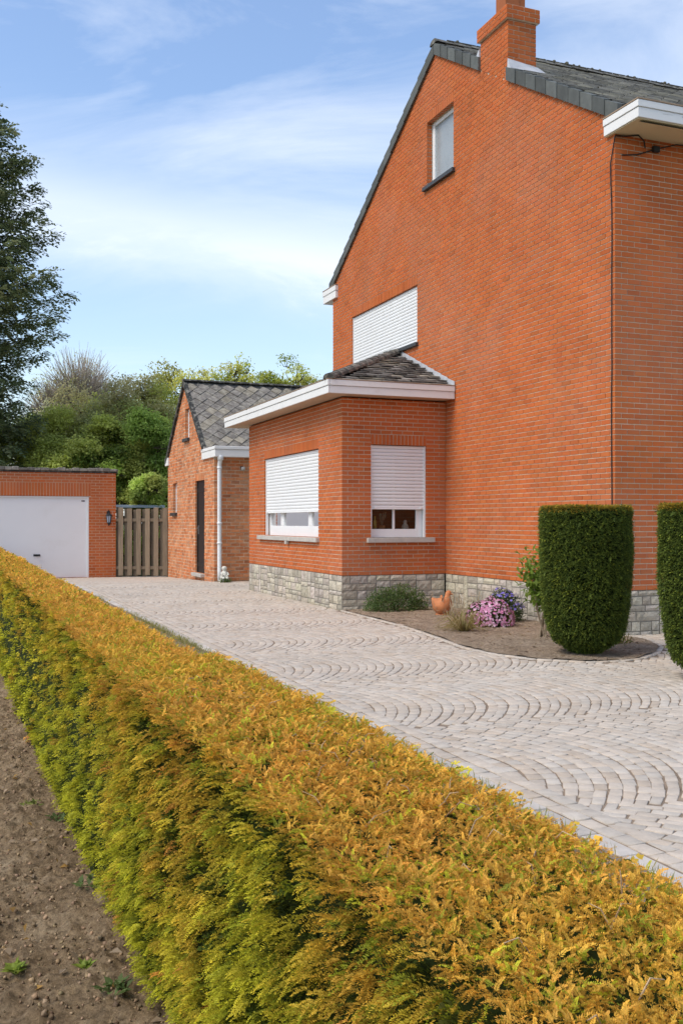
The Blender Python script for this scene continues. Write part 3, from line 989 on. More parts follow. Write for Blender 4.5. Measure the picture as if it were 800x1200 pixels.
# ------------------------------------------------------------------ windows
def frame_of(O, U, N):
    O, U, N = Vector(O), Vector(U), Vector(N)
    M = Matrix(((U.x, N.x, 0, O.x), (U.y, N.y, 0, O.y), (0, 0, 1, O.z), (0, 0, 0, 1)))   # local (u, out, z)
    return M
def window(parent, M, u0, u1, z0, z1, sill, shut=None, mull=(), pane_mat=None, rail=0.075, side=0.07, dep=0.11, sillmat=None, side_r=None, base_h=0.0):
    """frame, panes, sill and a roller shutter that covers everything above z = shut"""
    side_r = side if side_r is None else side_r
    f = MB()
    d0, d1 = -dep - .06, -dep
    f.cbox((u0, d0, z0), (u0 + side, d1, z1), .006, M=M)
    f.cbox((u1 - side_r, d0, z0), (u1, d1, z1), .006, M=M)
    f.cbox((u0 + side + .001, d0, z0), (u1 - side_r - .001, d1 - .001, z0 + rail), .006, M=M)
    f.cbox((u0 + side + .001, d0, z1 - rail), (u1 - side_r - .001, d1 - .001, z1), .006, M=M)
    if base_h:
        f.cbox((u0, d0, z0 - base_h), (u1, d1 + .012, z0 - .002), .006, M=M)
    for (ma, mb2) in mull:
        f.cbox((ma, d0 + .004, z0 + rail + .001), (mb2, d1 - .003, z1 - rail - .001), .005, M=M)
    fr = f.build('window', M_PVC, parent)
    p = MB()
    p.box((0, 0, 0), (0, 0, 0)) if False else None
    q = [M @ Vector(a) for a in ((u0 + side, d1 - .03, z0 + rail), (u1 - side_r, d1 - .03, z0 + rail), (u1 - side_r, d1 - .03, z1 - rail), (u0 + side, d1 - .03, z1 - rail))]
    p.face(q)
    p.build('pane', pane_mat or M_GLASS, fr)
    s = MB()
    (sa, sb, sz0, sz1, so) = sill
    s.cbox((sa, -dep - .01, sz0), (sb, so, sz1), .008, M=M)
    s.build('sill', sillmat or M_SILL, fr)
    if shut is not None:
        h = MB()
        n = max(1, round((z1 - shut) / 0.062))
        st = (z1 - shut) / n
        ua, ub = u0 + .035, u1 - .035
        for k in range(n):
            za = shut + k * st
            prof = [(-.055, 0.0), (-.046, .006), (-.042, st * .45), (-.047, st - .008), (-.056, st - .003)]
            for i in range(len(prof) - 1):
                a, b_ = prof[i], prof[i + 1]
                q = [M @ Vector((ua, a[0] , za + a[1])), M @ Vector((ub, a[0], za + a[1])), M @ Vector((ub, b_[0], za + b_[1])), M @ Vector((ua, b_[0], za + b_[1]))]
                h.face(q)
        h.cbox((ua, -.075, shut - .012), (ub, -.042, shut + .012), .004, M=M)
        h.cbox((u0 + .002, -.085, z0), (u0 + .034, -.03, z1), .004, M=M)
        h.cbox((u1 - .034, -.085, z0), (u1 - .002, -.03, z1), .004, M=M)
        for uu in (ua + .06, ub - .06):
            h.cbox((uu - .02, -.04, shut - .006), (uu + .02, -.022, shut + .03), .004, M=M)
        h.build('shutter', M_SHUT, fr)
    return fr

MG = frame_of((XG, 0, 0), (0, 1, 0), (-1, 0, 0))
wa = window(house, MG, ATT[0], ATT[1], ATT[2] + .005, ATT[3], (ATT[0] - .06, ATT[1] + .10, ATT[2] - .075, ATT[2], .06), pane_mat=M_FROST, side=.085, side_r=.10, rail=.08, sillmat=M_DSILL)
wf = window(house, MG, FLO[0], FLO[1], FLO[2] + .005, FLO[3], (FLO[0] - .05, FLO[1] + .18, FLO[2] - .07, FLO[2], .06), shut=FLO[2] + .02, sillmat=M_DSILL)

# ------------------------------------------------------------------ the bay
YBE = 21.336
BWL = (16.887, 20.19, 1.222, 2.83)      # window in the long face
BWR = (6.743, 7.803, 1.232, 2.835)      # window in the short face
ZBT = 3.62
b_ = MB()
wall(b_, (XB, 0, 0), (0, 1, 0), (-1, 0, 0), lambda z: (YB, YBE), PL, ZBT, opens=[BWL], soldiers=[(BWL[0], BWL[1], BWL[3], BWL[3] + .21)], start=(0, .112), seed=12)
wall(b_, (0, YB, 0), (1, 0, 0), (0, -1, 0), lambda z: (XB, XG - .002), PL, ZBT, opens=[BWR], soldiers=[(BWR[0], BWR[1], BWR[3], BWR[3] + .21)], start=(.112, 0), seed=13)
b_.face([(XB, YBE, 0), (XG, YBE, 0), (XG, YBE, ZBT), (XB, YBE, ZBT)], (1, 1, 1), 1)
bay = b_.build('bay_wall', [M_BRICK, M_MORTAR], house)
p_ = MB()
plinth(p_, (XB, 0, 0), (0, 1, 0), (-1, 0, 0), YB, YBE, -.03, PL - .005, 11)
plinth(p_, (0, YB, 0), (1, 0, 0), (0, -1, 0), XB, XG - .02, -.03, PL - .005, 12)
p_.build('bay_plinth', [M_STONE, M_SMORTAR], house)
# room lining behind the bay windows, the unlit dimness put into its dark colour
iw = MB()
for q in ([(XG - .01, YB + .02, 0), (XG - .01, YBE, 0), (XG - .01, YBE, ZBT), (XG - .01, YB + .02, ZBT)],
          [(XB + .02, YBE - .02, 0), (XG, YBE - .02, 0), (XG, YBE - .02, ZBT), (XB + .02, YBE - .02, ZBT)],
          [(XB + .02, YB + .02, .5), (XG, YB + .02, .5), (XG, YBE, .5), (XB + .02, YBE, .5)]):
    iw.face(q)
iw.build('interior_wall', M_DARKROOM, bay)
MBL = frame_of((XB, 0, 0), (0, 1, 0), (-1, 0, 0))
MBR = frame_of((0, YB, 0), (1, 0, 0), (0, -1, 0))
w1 = window(house, MBL, BWL[0], BWL[1], BWL[2] + .005, BWL[3], (BWL[0] - .05, BWL[1] + .33, BWL[2] - .085, BWL[2], .07), shut=1.70,
            mull=[(17.55, 17.75), (19.22, 19.42)], side=.10, rail=.20)
w2 = window(house, MBR, BWR[0], BWR[1], BWR[2] + .005, BWR[3], (BWR[0] - .08, BWR[1] + .14, BWR[2] - .085, BWR[2], .07), shut=1.735,
            mull=[(7.205, 7.245)], side=.065, side_r=.15, rail=.145)
# small drain nib under the long sill
nb = MB()
nb.cbox((XB - .075, 18.52, BWL[2] - .15), (XB - .012, 18.62, BWL[2] - .087), .006)
nb.build('drip_nib', M_SILL, w1)
cu = MB()
for k in range(60):
    y0_, y1_ = BWL[0] + .1 + k * .052, BWL[0] + .1 + (k + 1) * .052
    if 19.35 < y0_ < 19.55: continue
    cu.face([(XB + .30 + .03 * math.sin(k * 2.1), y0_, 1.2), (XB + .30 + .03 * math.sin((k + 1) * 2.1), y1_, 1.2), (XB + .30 + .03 * math.sin((k + 1) * 2.1), y1_, 2.8), (XB + .30 + .03 * math.sin(k * 2.1), y0_, 2.8)])
cu.build('curtain', M_CURTAIN, w1)

# bay cornice: mitred box along two sides
xo, yo, yend = XB - .385, 15.375, 21.97
bf = MB()
zt, zbm = 3.865, 3.64
mid = zbm + (zt - zbm) * .55
for (za, zb2, ex) in ((zbm, mid, 0.0), (mid + .004, zt, .014)):
    bf.cbox((xo - ex, yo - ex, za), (xo + .03, yend, zb2), .006)
    bf.cbox((xo + .031, yo - ex, za), (XG - .012, yo + .03, zb2), .006)
    bf.cbox((xo - ex, yend + .001, za), (XG - .012, yend + .03, zb2), .006)
cor = bf.build('bay_cornice', M_WHITE, house)
so = MB()
so.box((xo + .01, yo + .01, zbm + .006), (XB + .1, yend, zbm + .02))
so.box((XB + .101, yo + .01, zbm + .006), (XG - .012, YB + .1, zbm + .02))
so.box((XB + .101, YBE - .1, zbm + .006), (XG - .012, yend, zbm + .02))
so.build('soffit', M_BEIGE, cor)
lp = MB()
lp.cbox((xo - .02, yo - .02, zt + .002), (xo + .02, yend + .04, zt + .016), .004)
lp.cbox((xo + .021, yo - .02, zt + .002), (XG - .012, yo + .02, zt + .016), .004)
lp.build('gutter_lip', M_LIP, cor)
# hipped roof of the bay
apz = 4.80
ax, ay0, ay1 = XG - .012, yo + (XG - xo), yend - (XG - xo)
ay1 = max(ay1, ay0 + .6)
e0 = zt - .02
br = MB()
A, B_, C_, D_ = (xo + .02, yo + .02, e0), (XG - .012, yo + .02, e0), (XG - .012, yend - .02, e0), (xo + .02, yend - .02, e0)
T0, T1 = (ax, ay0, apz), (ax, ay1, apz)
br.face([A, B_, T0], dk); br.face([D_, A, T0, T1], dk); br.face([C_, D_, T1], dk)
rise, run = apz - e0, XG - xo
Lh = math.hypot(rise, run)
slates(br, A, (1, 0, 0), (0, run, rise), lambda u, v: v > 0 and u > v * run / Lh + .03 and u < run - .05, run, Lh, .24, .15, lift=.035, thick=.02, base=(.23, .22, .20), seed=6, var=.45, rough=.022)
slates(br, (xo + .02, yend - .02, e0), (0, -1, 0), (run, 0, rise), lambda u, v: v > 0 and u > v * run / Lh and u < (yend - yo) - v * run / Lh - .05 and v < Lh, yend - yo, Lh, .24, .15, lift=.035, thick=.02, base=(.23, .22, .20), seed=7, var=.45, rough=.022)
bro = br.build('bay_roof', M_SLATE, house)
hp = MB()
ridge_caps(hp, Vector(A) + Vector((0, 0, .03)), Vector(T0) + Vector((0, 0, .02)), .30, .10, base=(.13, .125, .11), seed=8, zs=.9)
hp.build('hip_tile', M_SLATE, bro)
sf = MB()
n_ = 9
for k in range(n_):
    y0_, y1_ = yo + (ay0 - yo) * k / n_, yo + (ay0 - yo) * (k + 1) / n_
    za, zb2 = e0 + rise * k / n_, e0 + rise * (k + 1) / n_
    xf = XG - .010 - .002 * (k % 2)
    sf.hexa([(xf - .008, y0_, za - .02), (xf, y0_, za - .02), (xf, y1_ + .02, zb2 - .02), (xf - .008, y1_ + .02, zb2 - .02),
             (xf - .008, y0_, za + .10), (xf, y0_, za + .10), (xf, y1_ + .02, za + .20), (xf - .008, y1_ + .02, za + .20)])
sf.build('flashing', M_LEAD, bro)

# cables on the corner
cb = MB()
xk = XG - .014
pts = [(xk, 10.975, .62)] + [(xk + random.uniform(-.004, .004), 10.975 + random.uniform(-.008, .008), .62 + k * .42) for k in range(1, 13)] + [(xk - .004, 10.985, 6.0), (xk - .006, 10.99, 6.25), (xk, 10.93, 6.5), (XG - .01, 10.905, 6.60)]
cb.tube(pts, .008, 6)
cb.tube([(XG - .01, 10.905, 6.60), (XG + .15, 10.88, 6.61), (XG + .3, 10.82, 6.618), (XG + .42, 10.86, 6.58), (XG + .47, 10.90, 6.50)], .010, 6)
cb.tube([(XG + .10, 10.905, 6.36), (XG + .35, 10.90, 6.40), (XG + .62, 10.885, 6.50), (XG + .95, 10.86, 6.60), (XG + 1.6, 10.80, 6.62), (XG + 3, 10.6, 6.62)], .009, 6)
cb.cbox((XG + .58, 10.85, 6.46), (XG + .68, 10.908, 6.54), .01)
cb.build('cable', M_CABLE, house)

# ------------------------------------------------------------------ shed
XS, YS0, YS1 = 6.245, 24.612, 30.30
AY, AZ = 27.95, 5.42
shed = thing('brick_outbuilding', 'small weathered brick outbuilding with steep grey diamond slate roof and narrow dark door', 'outbuilding', (XS, YS0, 0))
ZL = 3.47
def sspan(z):
    if z <= 3.14: return (YS0, YS1)
    lo = 25.72 if z < ZL else 25.72 + (AY - 25.72) * (z - ZL) / (AZ - ZL)
    hi = YS1 if z < 3.42 else YS1 + (AY - YS1) * (z - 3.42) / (AZ - 3.42)
    return (lo, max(hi, lo + .001))
DR = (25.64, 26.68, .14, 2.612)
SA = (27.40, 27.93, 3.86, 4.70)
SL = (29.05, 29.58, 1.78, 2.65)
w_ = MB()
wall(w_, (XS, 0, 0), (0, 1, 0), (-1, 0, 0), sspan, -.25, AZ - .02, opens=[DR, SA, SL], breaks=[3.139, 3.141, 3.42, ZL], start=(0, .112), ch=.088, bl=.225, jt=.018, jv=.016, rec=.007, colf=old_col, seed=20, wob=.008,
     soldiers=[(DR[0], DR[1], DR[3], DR[3] + .2)])
wall(w_, (0, YS0, 0), (1, 0, 0), (0, -1, 0), lambda z: (XS, 10.5), -.25, 3.2, start=(.112, 0), ch=.088, bl=.225, jt=.018, jv=.016, rec=.007, colf=lambda i, j: old_col(i + 3, j), seed=21, wob=.008)
w_.face([(10.5, YS0, -.2), (10.5, YS1, -.2), (10.5, YS1, 3.2), (10.5, YS0, 3.2)], (1, 1, 1), 1)
w_.face([(XS, YS1, -.2), (10.5, YS1, -.2), (10.5, YS1, 3.2), (XS, YS1, 3.2)], (1, 1, 1), 1)
w_.build('wall', [M_OLDBRICK, M_OLDMORTAR], shed)
rf = MB()
xa, xb2 = XS - .05, 10.7
t_ = .09
slr = (AZ - ZL) / (AY - 25.72)
yl, zl = 25.45, ZL + t_ - slr * .27
yh, zh = YS1 + .12, AZ + t_ - (AZ - 3.42) / (YS1 - AY) * (YS1 + .12 - AY)
zt2 = AZ + t_
rf.face([(xa, yl, zl), (xb2, yl, zl), (xb2, AY, zt2), (xa, AY, zt2)], dk)
rf.face([(xa, AY, zt2), (xb2, AY, zt2), (xb2, yh, zh), (xa, yh, zh)], dk)
L1 = math.hypot(AY - yl, zt2 - zl)
slates(rf, (xa, yl, zl), (1, 0, 0), (0, AY - yl, zt2 - zl), lambda u, v: -.2 < u < xb2 - xa + .2 and v > .05 and v < L1 - .12, xb2 - xa, L1, .36, .19, diamond=True, lift=.022, thick=.016, base=(.20, .18, .155), var=.16, seed=9)
L2 = math.hypot(yh - AY, zt2 - zh)
slates(rf, (xa, yh, zh), (1, 0, 0), (0, AY - yh, zt2 - zh), lambda u, v: -.2 < u < xb2 - xa + .2 and .05 < v < L2 - .12, xb2 - xa, L2, .36, .19, diamond=True, lift=.022, thick=.016, base=(.20, .18, .155), var=.16, seed=10)
sro = rf.build('roof', M_SLATE, shed)
rc = MB()
ridge_caps(rc, (xa - .02, AY, zt2), (xb2, AY, zt2), .4, .10, base=(.07, .068, .06), seed=11)
for (y0_, z0_, y1_, z1_) in ((25.60, ZL - slr * .12, AY, AZ), (yh, zh - t_, AY, AZ)):
    rc.hexa([(xa - .015, y0_, z0_ - .03), (xa + .05, y0_, z0_ - .03), (xa + .05, y1_, z1_ - .03), (xa - .015, y1_, z1_ - .03),
             (xa - .015, y0_, z0_ + t_ + .03), (xa + .09, y0_, z0_ + t_ + .035), (xa + .09, y1_, z1_ + t_ + .035), (xa - .015, y1_, z1_ + t_ + .03)], (.045, .045, .042))
rc.build('ridge_tile', M_SLATE, sro)
g_ = MB()
g_.cbox((XS - .05, 24.34, 3.145), (10.7, 25.76, 3.33), .01)
g_.cbox((XS - .065, 24.32, 3.334), (10.72, 25.77, 3.415), .01)
g_.build('eaves_box', M_WHITE, shed)
g_ = MB()
g_.cbox((XS - .05, 30.10, 3.22), (10.7, 30.52, 3.46), .01)
g_.build('eaves_box', M_WHITE, shed)
dp = MB()
px_, py_ = XS + .11, 24.50
dp.tube([(px_, py_ - .10, 3.16), (px_, py_ - .10, 3.10), (px_, py_ - .02, 2.98), (px_, py_, 2.9), (px_, py_, .28), (px_, py_, .02)], .052, 14)
for z in (2.85, 1.45, .95):
    dp.tube([(px_, py_, z), (px_, py_, z + .05)], .062, 14)
dp.lathe([(.0, .0), (.075, 0.0), (.08, .12), (.07, .13)], (px_, py_ - .10, 3.06), 14)
dp.build('downpipe', M_PVC, shed, smooth=True)
MS = frame_of((XS, 0, 0), (0, 1, 0), (-1, 0, 0))
d_ = MB()
d_.cbox((DR[0], -.11, DR[2]), (DR[1], -.06, DR[3]), .005, M=MS)
for (a, b2) in ((DR[0] + .01, DR[0] + .08), (DR[1] - .08, DR[1] - .01)):
    d_.cbox((a, -.058, DR[2]), (b2, -.04, DR[3]), .004, M=MS)
for z in (.3, 1.25, 2.3):
    d_.cbox((DR[0] + .082, -.058, z), (DR[1] - .082, -.048, z + .12), .004, M=MS)
dr = d_.build('door', M_DWOOD, shed)
h_ = MB()
h_.cbox((DR[1] - .20, -.057, 1.18), (DR[1] - .15, -.040, 1.42), .004, M=MS)
h_.cbox((DR[1] - .32, -.020, 1.33), (DR[1] - .15, .0, 1.355), .006, M=MS)
h_.cbox((DR[1] - .18, -.040, 1.332), (DR[1] - .165, -.019, 1.353), .002, M=MS)
h_.build('handle', M_METAL, dr)
s_ = MB()
s_.cbox((DR[0] - .02, -.12, DR[2] - .09), (DR[1] + .06, .11, DR[2] - .002), .01, M=MS)
s_.build('doorstep', M_SILL, shed)
for (o, sl_) in ((SA, 1), (SL, 1)):
    window(shed, MS, o[0], o[1], o[2] + .004, o[3], (o[0] - .06, o[1] + .09, o[2] - .09, o[2], .08), pane_mat=M_FROST, side=.06, rail=.06, dep=.09, sillmat=M_DSILL)

wl = thing('wall_lamp', 'small grey security lamp on the outbuilding wall under the eaves', 'lamp', (6.96, YS0, 2.87))
a = MB(); a.cbox((6.93, YS0 - .03, 2.83), (6.99, YS0 - .004, 2.93), .006); a.tube([(6.96, YS0 - .03, 2.88), (6.96, YS0 - .12, 2.86)], .014, 8)
a.build('bracket', M_BLACK, wl)
a = MB(); a.lathe([(0, .06), (.05, .055), (.06, 0), (.045, -.035), (0, -.04)], (6.96, YS0 - .15, 2.85), 12)
a.build('lamp_head', M_SILL, wl, smooth=True)

# ------------------------------------------------------------------ garage
YG0, GX1, GX0 = 31.04, 4.787, -.2
ga = thing('brick_garage', 'low flat roofed brick garage with wide white up and over door', 'garage', (GX1, YG0, -.18))
GD = (.75, 3.98, -.18, 2.285)
w_ = MB()
wall(w_, (0, YG0, 0), (1, 0, 0), (0, -1, 0), lambda z: (GX0, GX1), -.22, 3.0, opens=[GD], soldiers=[(GD[0] - .1, GD[1] + .06, GD[3], GD[3] + .36)], start=(0, 0), end=(0, .112), ch=.086, bl=.225, jt=.012, seed=30)
wall(w_, (GX1, 0, 0), (0, 1, 0), (1, 0, 0), lambda z: (YG0, 36.5), -.22, 3.0, start=(.112, 0), ch=.086, bl=.225, jt=.012, seed=31)
w_.face([(GX0, YG0, -.2), (GX0, 36.5, -.2), (GX0, 36.5, 3), (GX0, YG0, 3)], (1, 1, 1), 1)
w_.face([(GX0, 36.5, -.2), (GX1, 36.5, -.2), (GX1, 36.5, 3), (GX0, 36.5, 3)], (1, 1, 1), 1)
w_.build('wall', [M_BRICK, M_MORTAR], ga)
r_ = MB()
r_.box((GX0 - .05, YG0 - .03, 3.002), (GX1 + .05, 36.55, 3.05), (.06, .06, .06))
x = GX0 - .05
rs = random.Random(5)
while x < GX1 + .05:
    wd = min(rs.uniform(.18, .26), GX1 + .06 - x)
    k = rs.uniform(.7, 1.3)
    r_.cbox((x + .004, YG0 - .07 - rs.uniform(0, .02), 3.052), (x + max(wd, .03) - .002, YG0 + .25, 3.13 + rs.uniform(-.015, .03)), .012, (.20 * k, .185 * k, .16 * k))
    x += wd
r_.build('coping', M_SLATE, ga)
d_ = MB()
d_.box((GD[0] + .05, YG0 + .05, GD[2] + .01), (GD[1] - .05, YG0 + .09, GD[3] - .05))
gd = d_.build('garage_door', M_GDOOR, ga)
f_ = MB()
f_.cbox((GD[0] + .002, YG0 + .02, GD[2]), (GD[0] + .048, YG0 + .1, GD[3] - .002), .004)
f_.cbox((GD[1] - .048, YG0 + .02, GD[2]), (GD[1] - .002, YG0 + .1, GD[3] - .002), .004)
f_.cbox((GD[0] + .049, YG0 + .02, GD[3] - .048), (GD[1] - .049, YG0 + .1, GD[3] - .002), .004)
f_.build('door_frame', M_PVC, gd)
h_ = MB()
h_.cbox((2.36, YG0 + .036, .48), (2.56, YG0 + .049, .54), .004)
h_.tube([(2.42, YG0 + .036, .52), (2.42, YG0 - .01, .52), (2.54, YG0 - .015, .50)], .014, 8)
h_.build('handle', M_BLACK, gd)
h_ = MB()
h_.cbox((3.76, YG0 + .042, 2.13), (3.86, YG0 + .049, 2.165), .003)
h_.build('badge', M_BLACK, gd)
ln = thing('wall_lantern', 'dark metal carriage lantern on the brick pier beside the garage door', 'lantern', (4.58, YG0, 1.6))
LX, LZ = 4.56, 1.52
a = MB()
a.cbox((LX - .05, YG0 - .025, LZ + .02), (LX + .05, YG0 - .004, LZ + .32), .006)
a.tube([(LX, YG0 - .02, LZ + .30), (LX, YG0 - .08, LZ + .36), (LX, YG0 - .13, LZ + .34), (LX, YG0 - .13, LZ + .27)], .012, 8)
a.build('bracket', M_BLACK, ln)
a = MB()
a.lathe([(0, .12), (.02, .10), (.03, .075), (.10, .02), (.105, 0), (.085, -.005)], (LX, YG0 - .13, LZ + .18), 6)
a.lathe([(.05, 0), (.055, -.03), (.03, -.06), (.012, -.10), (0, -.11)], (LX, YG0 - .13, LZ - .03), 6)
for k in range(6):
    an = k * math.pi / 3
    a.tube([(LX + .082 * math.cos(an), YG0 - .13 + .082 * math.sin(an), LZ + .18), (LX + .052 * math.cos(an), YG0 - .13 + .052 * math.sin(an), LZ - .03)], .007, 5)
a.build('lantern_cage', M_BLACK, ln)
a = MB()
a.lathe([(.074, .175), (.046, -.025)], (LX, YG0 - .13, LZ), 6)
a.build('glass', m_plain('lantern_glass', (.32, .40, .50), .15, .1, 5, spec=.7), ln)

# ------------------------------------------------------------------ wooden fence between garage and outbuilding
fe = thing('wooden_fence', 'weathered hit and miss board fence between garage and outbuilding', 'fence', (4.8, 31.0, -.18))
fa, fb2 = Vector((4.795, 31.07, 0)), Vector((6.30, 30.38, 0))
fd = (fb2 - fa); FL = fd.length; fu = fd.normalized(); fn = Vector((fu.y, -fu.x, 0))
MF = frame_of(fa, fu, fn)
wc = lambda k: (.24 * k, .185 * k, .125 * k)
for z in (.05, .42 + .0, 1.52):
    if z == .42: continue
    a = MB(); a.cbox((0, -.02, z), (FL, .02, z + .095), .006, wc(.85), M=MF); a.build('rail', M_WOOD, fe)
nfb = 6
pit = FL / nfb
for k in range(nfb + 1):
    a = MB()
    u = k * pit - .02
    a.cbox((max(u, .0), -.042, -.15), (min(u + .155, FL), -.022, 1.90 + random.uniform(-.02, .02)), .004, wc(random.uniform(.55, .75)), M=MF)  # rear boards tinted darker for the shade of their recess
    a.build('board', M_WOOD, fe)
for k in range(nfb):
    a = MB()
    u = k * pit + .085 + random.uniform(-.008, .008)
    a.cbox((u, .022, -.13 + random.uniform(-.02, .02)), (min(u + .148, FL - .001), .043, 1.93 + random.uniform(-.025, .03)), .005, wc(random.uniform(.9, 1.3)), M=MF)
    a.build('board', M_WOOD, fe)
for u in (-.0, FL - .07):
    a = MB(); a.cbox((u + .002, -.14, -.18), (u + .07, -.05, 1.97), .006, wc(.8), M=MF); a.build('post', M_WOOD, fe)

# pale low roof seen above the fence
lo = thing('low_shelter', 'pale blue grey flat roof edge showing just above the wooden fence', 'shelter', (5.2, 35, -.18))
a = MB(); a.cbox((4.85, 36.0, 2.02), (7.3, 38.5, 2.12), .01); a.build('roof', m_plain('pale_sheet', (.42, .50, .55), .5, .1, 3), lo)
for (x, y) in ((4.95, 36.1), (7.2, 36.1), (4.95, 38.4), (7.2, 38.4)):
    a = MB(); a.cbox((x - .05, y - .05, -.2), (x + .05, y + .05, 2.02), .005, wc(.6)); a.build('post', M_WOOD, lo)

# ------------------------------------------------------------------ foliage templates
def sprig(n, width=.05, ln=.30, droop=.25, up=.10, seed=0, bush=.2):
    """a yew spray: two ranks of needles along a drooping spine of length 1"""
    rs = np.random.default_rng(seed)
    V, F, T = [], [], []
    for i in range(n):
        s = (i + .5) / n
        base = np.array([s, 0, -droop * s * s])
        for sd_ in (-1, 1):
            l = ln * (1.0 - .55 * s ** 2) * rs.uniform(.85, 1.15)
            an = R(52 - 22 * s + rs.uniform(-8, 8))
            d = np.array([math.cos(an), sd_ * math.sin(an), up + rs.uniform(-bush, bush)])
            p = np.array([-math.sin(an) * sd_ * 0 + 0, 0, 0])
            w = np.cross(d, [0, 0, 1]); w /= np.linalg.norm(w)
            w = w + np.array([0, 0, rs.uniform(-.5, .5)])
            o = len(V)
            V += [base, base + d * l * .5 + w * width, base + d * l, base + d * l * .5 - w * width]
            F.append([o, o + 1, o + 2, o + 3]); T.append(min(1, .25 + .75 * s + rs.uniform(-.15, .15)))
    # tip
    o = len(V)
    tip = np.array([1, 0, -droop])
    V += [tip - [.12, 0, 0], tip + [.02, width, .0], tip + [.15, 0, -.06], tip + [.02, -width, .0]]
    F.append([o, o + 1, o + 2, o + 3]); T.append(1)
    return np.array(V, float), np.array(F), np.clip(np.array(T, float), 0, 1)

NEAR = [sprig(9, .056, .25, .50, .16, k, .45) for k in range(6)]
MIDS = [sprig(6, .065, .32, .32, .12, 10 + k, .5) for k in range(5)]
FARS = [sprig(3, .11, .42, .22, .10, 20 + k) for k in range(4)]

def leafq(fold=.15, asp=.5):
    V = np.array([[0, 0, 0], [.5, asp / 2, fold * .5], [1, 0, -.05], [.5, -asp / 2, fold * .5]])
    return V, np.array([[0, 1, 2, 3]]), np.array([1.0])
def leafclump(n, seed, spread=1.0, size=.6, asp=.55):
    rs = np.random.default_rng(seed)
    V, F, T = [], [], []
    for i in range(n):
        d = rs.normal(size=3); d /= np.linalg.norm(d)
        p = rs.uniform(-.5, .5, 3) * spread
        w = np.cross(d, rs.normal(size=3)); w /= np.linalg.norm(w)
        o = len(V); s = size * rs.uniform(.7, 1.3)
        V += [p, p + d * s * .5 + w * s * asp / 2, p + d * s, p + d * s * .5 - w * s * asp / 2]
        F.append([o, o + 1, o + 2, o + 3]); T.append(rs.uniform(0, 1))
    return np.array(V), np.array(F), np.array(T)

# ------------------------------------------------------------------ the golden yew hedge
HY0, HY1 = -1.0, 31.2
SY = 3.7                                   # the near plants are clipped a little higher and fuller
def h_top(y):      return .980 + .026 * np.tanh((SY - y) / .08) + .010 * fbm(y * .9, y * 0 + 3, 41, 3) + gz(y) * .8
def h_right(y):    return .962 - .012 * np.tanh((SY - y) / .3) + .012 * fbm(y * 1.1, y * 0 + 7, 43, 2)
def h_left_top(y): return .552 - .032 * np.tanh((SY - .1 - y) / .07) + .010 * fbm(y * 1.0, y * 0 + 1, 45, 2)
def h_left_bot(y): return np.interp(y, [0, 2.6, 3.2, 4.1, 6, 10, 31], [.60, .60, .585, .53, .49, .45, .44]) + .014 * fbm(y * 1.4, y * 0 + 9, 47, 2)
def hedge_surf(n, part, ya, yb_):
    """points, outward normals and a 0..1 height for one face of the hedge"""
    y = rng.uniform(ya, yb_, n)
    if part == 'top':
        t_ = rng.uniform(0, 1, n)
        x0, x1 = h_left_top(y), h_right(y)
        x = x0 + (x1 - x0) * t_
        e = np.minimum(t_, 1 - t_) * (x1 - x0)
        z = h_top(y) + .010 * fbm(x * 5, y * 5, 51, 3) + .012 * fbm(x * 1.7, y * 1.7, 55, 2) - .035 * np.clip(1 - e / .03, 0, 1) ** 2 * .5
        N = np.stack([np.where(t_ < .5, -1, 1) * np.clip(1 - e / .09, 0, 1) * .9, np.zeros(n), np.ones(n)], 1)
        hh = np.ones(n)
    elif part == 'left':
        hh = rng.uniform(0, 1, n)
        z = .01 + hh * (h_top(y) - .02) + gz(y) * (1 - hh)
        x = h_left_bot(y) + (h_left_top(y) - h_left_bot(y)) * np.clip(hh * 2.2, 0, 1)
        g = fbm(y * 4.5, hh * .7, 61, 3)
        x = x - .030 * g + .02 * np.clip(np.sin(y * 9.5 + 3 * fbm(y * .7, y * 0, 69, 2)) - .72, 0, 1) * 3 - .014 * fbm(y * 10, z * 10, 65, 2) - .009 * fbm(y * 26, z * 26, 67, 2) + .04 * np.clip(1 - hh / .12, 0, 1)
        N = np.stack([-np.ones(n), np.zeros(n), .15 + .6 * np.clip((hh - .9) / .1, 0, 1)], 1)
    else:
        hh = rng.uniform(0, 1, n)
        z = .01 + hh * (h_top(y) - .02) + gz(y) * (1 - hh)
        x = h_right(y) + .03 * (1 - hh) - .03 * fbm(y * 3, hh, 71, 2)
        N = np.stack([np.ones(n), np.zeros(n), .2 + np.zeros(n)], 1)
    return np.stack([x, y, z], 1), N, hh

